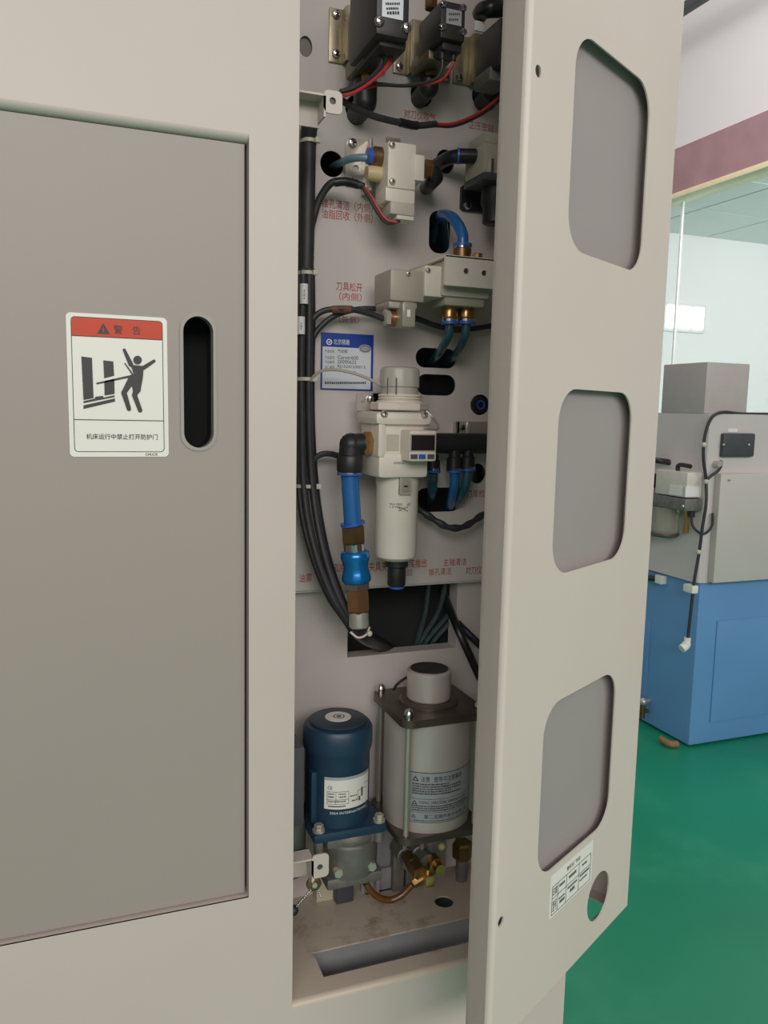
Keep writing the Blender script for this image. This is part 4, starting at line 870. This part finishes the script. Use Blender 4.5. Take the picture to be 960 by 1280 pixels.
a_ = V(396, 1095, .935); b_ = V(432, 1095, .935); cb_.plate([(a_.x, ZT), (b_.x, ZT), (b_.x, ZT+.022), (a_.x+.02, ZT+.043), (a_.x, ZT+.043)], [], XZ(.935), .016); tag(cb_.build('support_block', 'block_cream', None), 'pale cream angled block standing on the tray behind the lower latch bracket', 'block')
MB_ = MB().box(V(458, 1090, .93).x, V(500, 1090, .93).x, .93, .933, ZT, ZT+.032); MB_.box(V(458, 1090, .93).x, V(500, 1090, .93).x, .93, .95, ZT, ZT+.002)
tag(MB_.build('steel_angle', 'slot_grey'), 'plain grey steel angle standing behind the amber oil tube', 'bracket')
# bead chain
t = thing('bead_chain', 'small metal bead chain with a key ring below the lower latch bracket', 'chain', V(392, 1104, .81))
a_ = V(393, 1106, .812); MB().prof(a_+Vector((0, .004, 0)), a_, [(.0085, 0), (.0085, .7), (.0065, 1)], 18).build('disc', 'brass_dark', t); MB().cyl(a_, a_+Vector((0, -.002, 0)), .003).build('stud', 'steel', t)
MB().tube([V(389, 1093, .812), V(386, 1098, .812), V(390, 1101, .812), V(394, 1097, .812), V(391, 1091, .812)], .0009, 6).build('ring', 'chrome', t)
bead = None
pth = [(388-k*1.95, 1113+k*2.25) for k in range(10)]+[(398+k*1.0, 1113+k*2.4) for k in range(4)]
for q_ in pth: MB().ball(V(*q_, .812), .0014, 8, 6).build('bead', 'chrome', t)
MB().ball(V(366.5, 1138, .812), .006, 14, 10).build('end_ball', 'black_plastic', t)

# ------------------------------------------------------------------ blue and grey lathe across the aisle
LX, LY = 2.335, 2.505
lt = thing('lathe', 'grey machine on a blue base standing on the green floor', 'machine', (3.2, 3.4, 0))
zs, zt = at(868, 729, LY).z, 1.366
base = MB().box(LX, 4.4, LY, 4.4, .008, zs, .012).build('base', 'lathe_blue', lt)
MB().box(LX+.06, 4.3, LY+.05, 4.3, .0, .012).build('plinth', 'dark_grey', lt)
a_, b_ = at(896, 776, LY), at(890, 902, LY); pn = MB().box(a_.x, 4.2, LY-.006, LY, b_.z, a_.z, .004).build('access_panel', 'lathe_blue', lt)
a_, b_ = atx(814, 775, LX), atx(808, 872, LX); MB().box(LX-.006, LX, a_.y, 4.2, b_.z, a_.z, .004).build('access_panel', 'lathe_blue', lt)
up = MB(); x0, y0 = LX-.02, LY-.01
prof = [(x0, y0+.05), (x0+.05, y0), (4.4, y0), (4.4, 4.4), (x0, 4.4)]
prof = [(x0, y0+.03), (x0+.009, y0+.009), (x0+.03, y0), (4.4, y0), (4.4, 4.4), (x0, 4.4)]
up.plate(prof, [], lambda a, b, d: Vector((a, b, zt-d)), zt-zs); up.build('upper_body', 'lathe_grey', lt)
a_ = at(898, 592, LY-.03); MB().box(a_.x, 4.35, y0-.035, y0, zs+.005, a_.z, .006).build('front_door', 'lathe_panel', lt)
c_ = at(880, 516, LY+.02)
tb = MB().box(c_.x, c_.x+.215, LY+.02, LY+.27, zt, at(880, 452, LY+.02).z, .004).build('top_box', 'lathe_box', lt)
a_, b_ = at(900.5, 541, y0), at(938, 571, y0); cvv = MB().box(a_.x, b_.x, y0-.02, y0, b_.z, a_.z, .012).build('round_cover', 'dark_grey', lt)
for q_ in ((904.5, 556), (936, 556)): MB().ball(at(*q_, y0-.021), .005).build('cover_screw', 'steel', cvv)
pbox('small_tag', 'white', lt, 910, 536, 922, 540, y0-.002, y0)
screw(lt, at(911, 600, y0-.035), (0, -1, 0), .006, 'steel')
a_ = at(901, 580, y0); MB().cyl(a_+Vector((-.03, 0, 0)), a_+Vector((-.03, -.03, 0)), .014).build('cable_socket', 'steel', lt)
for q_, X_ in (((829.5, 724), LX),):
    p = atx(*q_, X_); MB().box(X_-.03, X_, p.y-.02, p.y+.02, p.z-.018, p.z+.018, .003).build('hose_clip', 'white', lt); MB().tube([p+Vector((-.015, .02, 0)), p+Vector((-.018, .08, -.008)), p+Vector((-.016, .16, -.004))], .012, 10).build('hose_stub', 'black_rubber', lt)
p = atx(811, 876, LX); tp = MB().ball(p+Vector((-.03, 0, 0)), .018); tp.cyl(p+Vector((-.03, 0, 0)), p, .01); tp.build('drain_tap', 'steel', lt); tp = MB().cyl(p+Vector((-.03, 0, -.012)), p+Vector((-.03, 0, -.075)), .011); tp.cyl(p+Vector((-.055, 0, -.045)), p+Vector((-.005, 0, -.045)), .009); tp.build('tap_body', 'brass_dark', lt)
a_ = atz(825, 926, 0.012); b_ = atz(850, 936, .012); tag(MB().tube([(a_.x, a_.y, .022), ((a_.x+b_.x)/2, (a_.y+b_.y)/2, .016), (b_.x+.02, b_.y+.04, .014)], .014, 10).build('pipe_stub', 'rust'), 'brown pipe stub lying under the edge of the blue base', 'pipe')

# oil lubricator on the side of the lathe
t = thing('side_lubricator', 'white oil tank and glass jar on a grey shelf at the side of the lathe', 'lubricator', (x0-.04, LY+.1, 1.0))
zA = lambda y: at(850, y, LY+.03).z
MB().box(x0-.075, x0, LY+.005, LY+.19, zA(622), zA(590), .008).build('oil_tank', 'tank_white', t)
MB().box(x0-.078, x0-.075, LY+.03, LY+.10, zA(620), zA(608)).build('tank_label', 'white', t)
pbox('tank_label', 'white', t, 857, 608, 874, 621, LY+.001, LY+.006)
MB().box(x0-.085, x0, LY-.004, LY+.215, zA(638), zA(623), .004).build('shelf', 'cast_alu', t)
MB().ball(at(854, 633, LY-.006), .006).build('shelf_screw', 'chrome', t)
MB().cyl((x0-.045, LY+.15, zA(672)), (x0-.045, LY+.15, zA(638)), .055, None, 28).build('glass_jar', 'jar', t)
MB().prof((x0-.045, LY+.15, zA(676)), (x0-.045, LY+.15, zA(671)), [(.05, 0), (.057, .4), (.057, 1)], 28).build('jar_base', 'dull_plate', t)
MB().cyl((x0-.02, LY+.055, zA(668)), (x0-.02, LY+.055, zA(638)), .011).build('brass_rod', 'brass', t)
MB().cyl((x0-.03, LY+.02, zA(646)), (x0-.03, LY+.02, zA(637)), .014).build('cable_gland', 'black_plastic', t)
MB().tube([(x0-.03, LY+.02, zA(644)), (x0-.025, LY+.01, zA(658)), (x0, LY-.02, zA(666)), (x0+.03, LY-.03, zA(656)), (x0+.035, LY-.025, zA(640))], .005, 8).build('cable', 'black_rubber', t)
MB().tube([(x0-.05, LY+.09, zA(590)), (x0-.05, LY+.09, zA(584)), (x0-.05, LY+.07, zA(582)), (x0-.05, LY+.02, zA(583))], .009, 10).build('handle', 'black_plastic', t)
t = thing('pressure_gauge', 'small black and white gauge beside the white oil tank', 'gauge', (x0-.04, LY+.24, 1.0))
MB().box(x0-.06, x0, LY+.225, LY+.28, zA(634), zA(616), .006).build('gauge_body', 'tank_white', t); MB().cyl((x0-.06, LY+.25, zA(607)), (x0, LY+.25, zA(607)), .03).build('gauge_head', 'black_plastic', t); MB().box(x0-.06, x0, LY+.222, LY+.283, zA(639), zA(634), .003).build('gauge_foot', 'black_plastic', t)
tag(MB().tube([(x0-.05, LY+.27, zA(578)), (x0-.05, LY+.21, zA(579.5)), (x0-.01, LY+.205, zA(581)), (x0+.004, LY+.20, zA(582))], .012, 10).build('lever', 'black_plastic'), 'short black lever on the lathe side above the gauge', 'lever')
yt = MB().box(x0-.03, x0-.027, LY+.26, LY+.33, zA(682), zA(650), .001); yt.box(x0-.028, x0, LY+.28, LY+.30, zA(652), zA(649)); tag(yt.build('yellow_card', 'yellow'), 'yellow card hanging on the lathe side below the gauge', 'card')
# long black cable running down the lathe
t = thing('lathe_cable', 'long black cable with white clips running down the grey lathe corner', 'cable', at(866, 740, LY-.03))
cy = LY-.04
pts = [(960, 517.5, y0+.03), (925, 517, y0+.01), (905, 515, y0-.006), (893, 519, y0-.012), (885, 531, y0-.014), (880, 552, y0-.014), (879.5, 575, y0-.014), (882.5, 600, y0-.016), (882.5, 630, cy), (878, 660, cy), (874, 690, cy), (868, 725, cy), (864, 760, cy), (859.5, 800, cy)]
MB().tube([at(*p) for p in pts], .0062, 10).build('cable', 'black_rubber', t)
MB().tube([at(*p) for p in ((883, 600, cy), (890, 594, cy), (898, 588, y0-.03), (902, 580, y0-.02), (901, 577, y0-.004))], .006, 10).build('cable_branch', 'black_rubber', t)
for q_ in ((880, 556), (883, 602), (873.5, 690)): MB().ball(at(*q_, y0-.02 if q_[1] < 600 else cy), .010, 10, 8).build('cable_clip', 'tie_white', t)
pbox('cable_clip', 'white', t, 865.5, 732.5, 873, 742, cy-.012, LY, bev=.003)
pl = MB().cyl(at(859.5, 797, cy), at(858.5, 806, cy), .013); pl.tube([at(858.5, 803, cy), at(857, 807, cy), at(852, 811, cy)], .017, 12); pl.build('plug', 'white', t)

# every bead has its own place along the chain; drop helper flags
for o in bpy.data.objects:
    if '_local' in o.keys(): del o['_local']
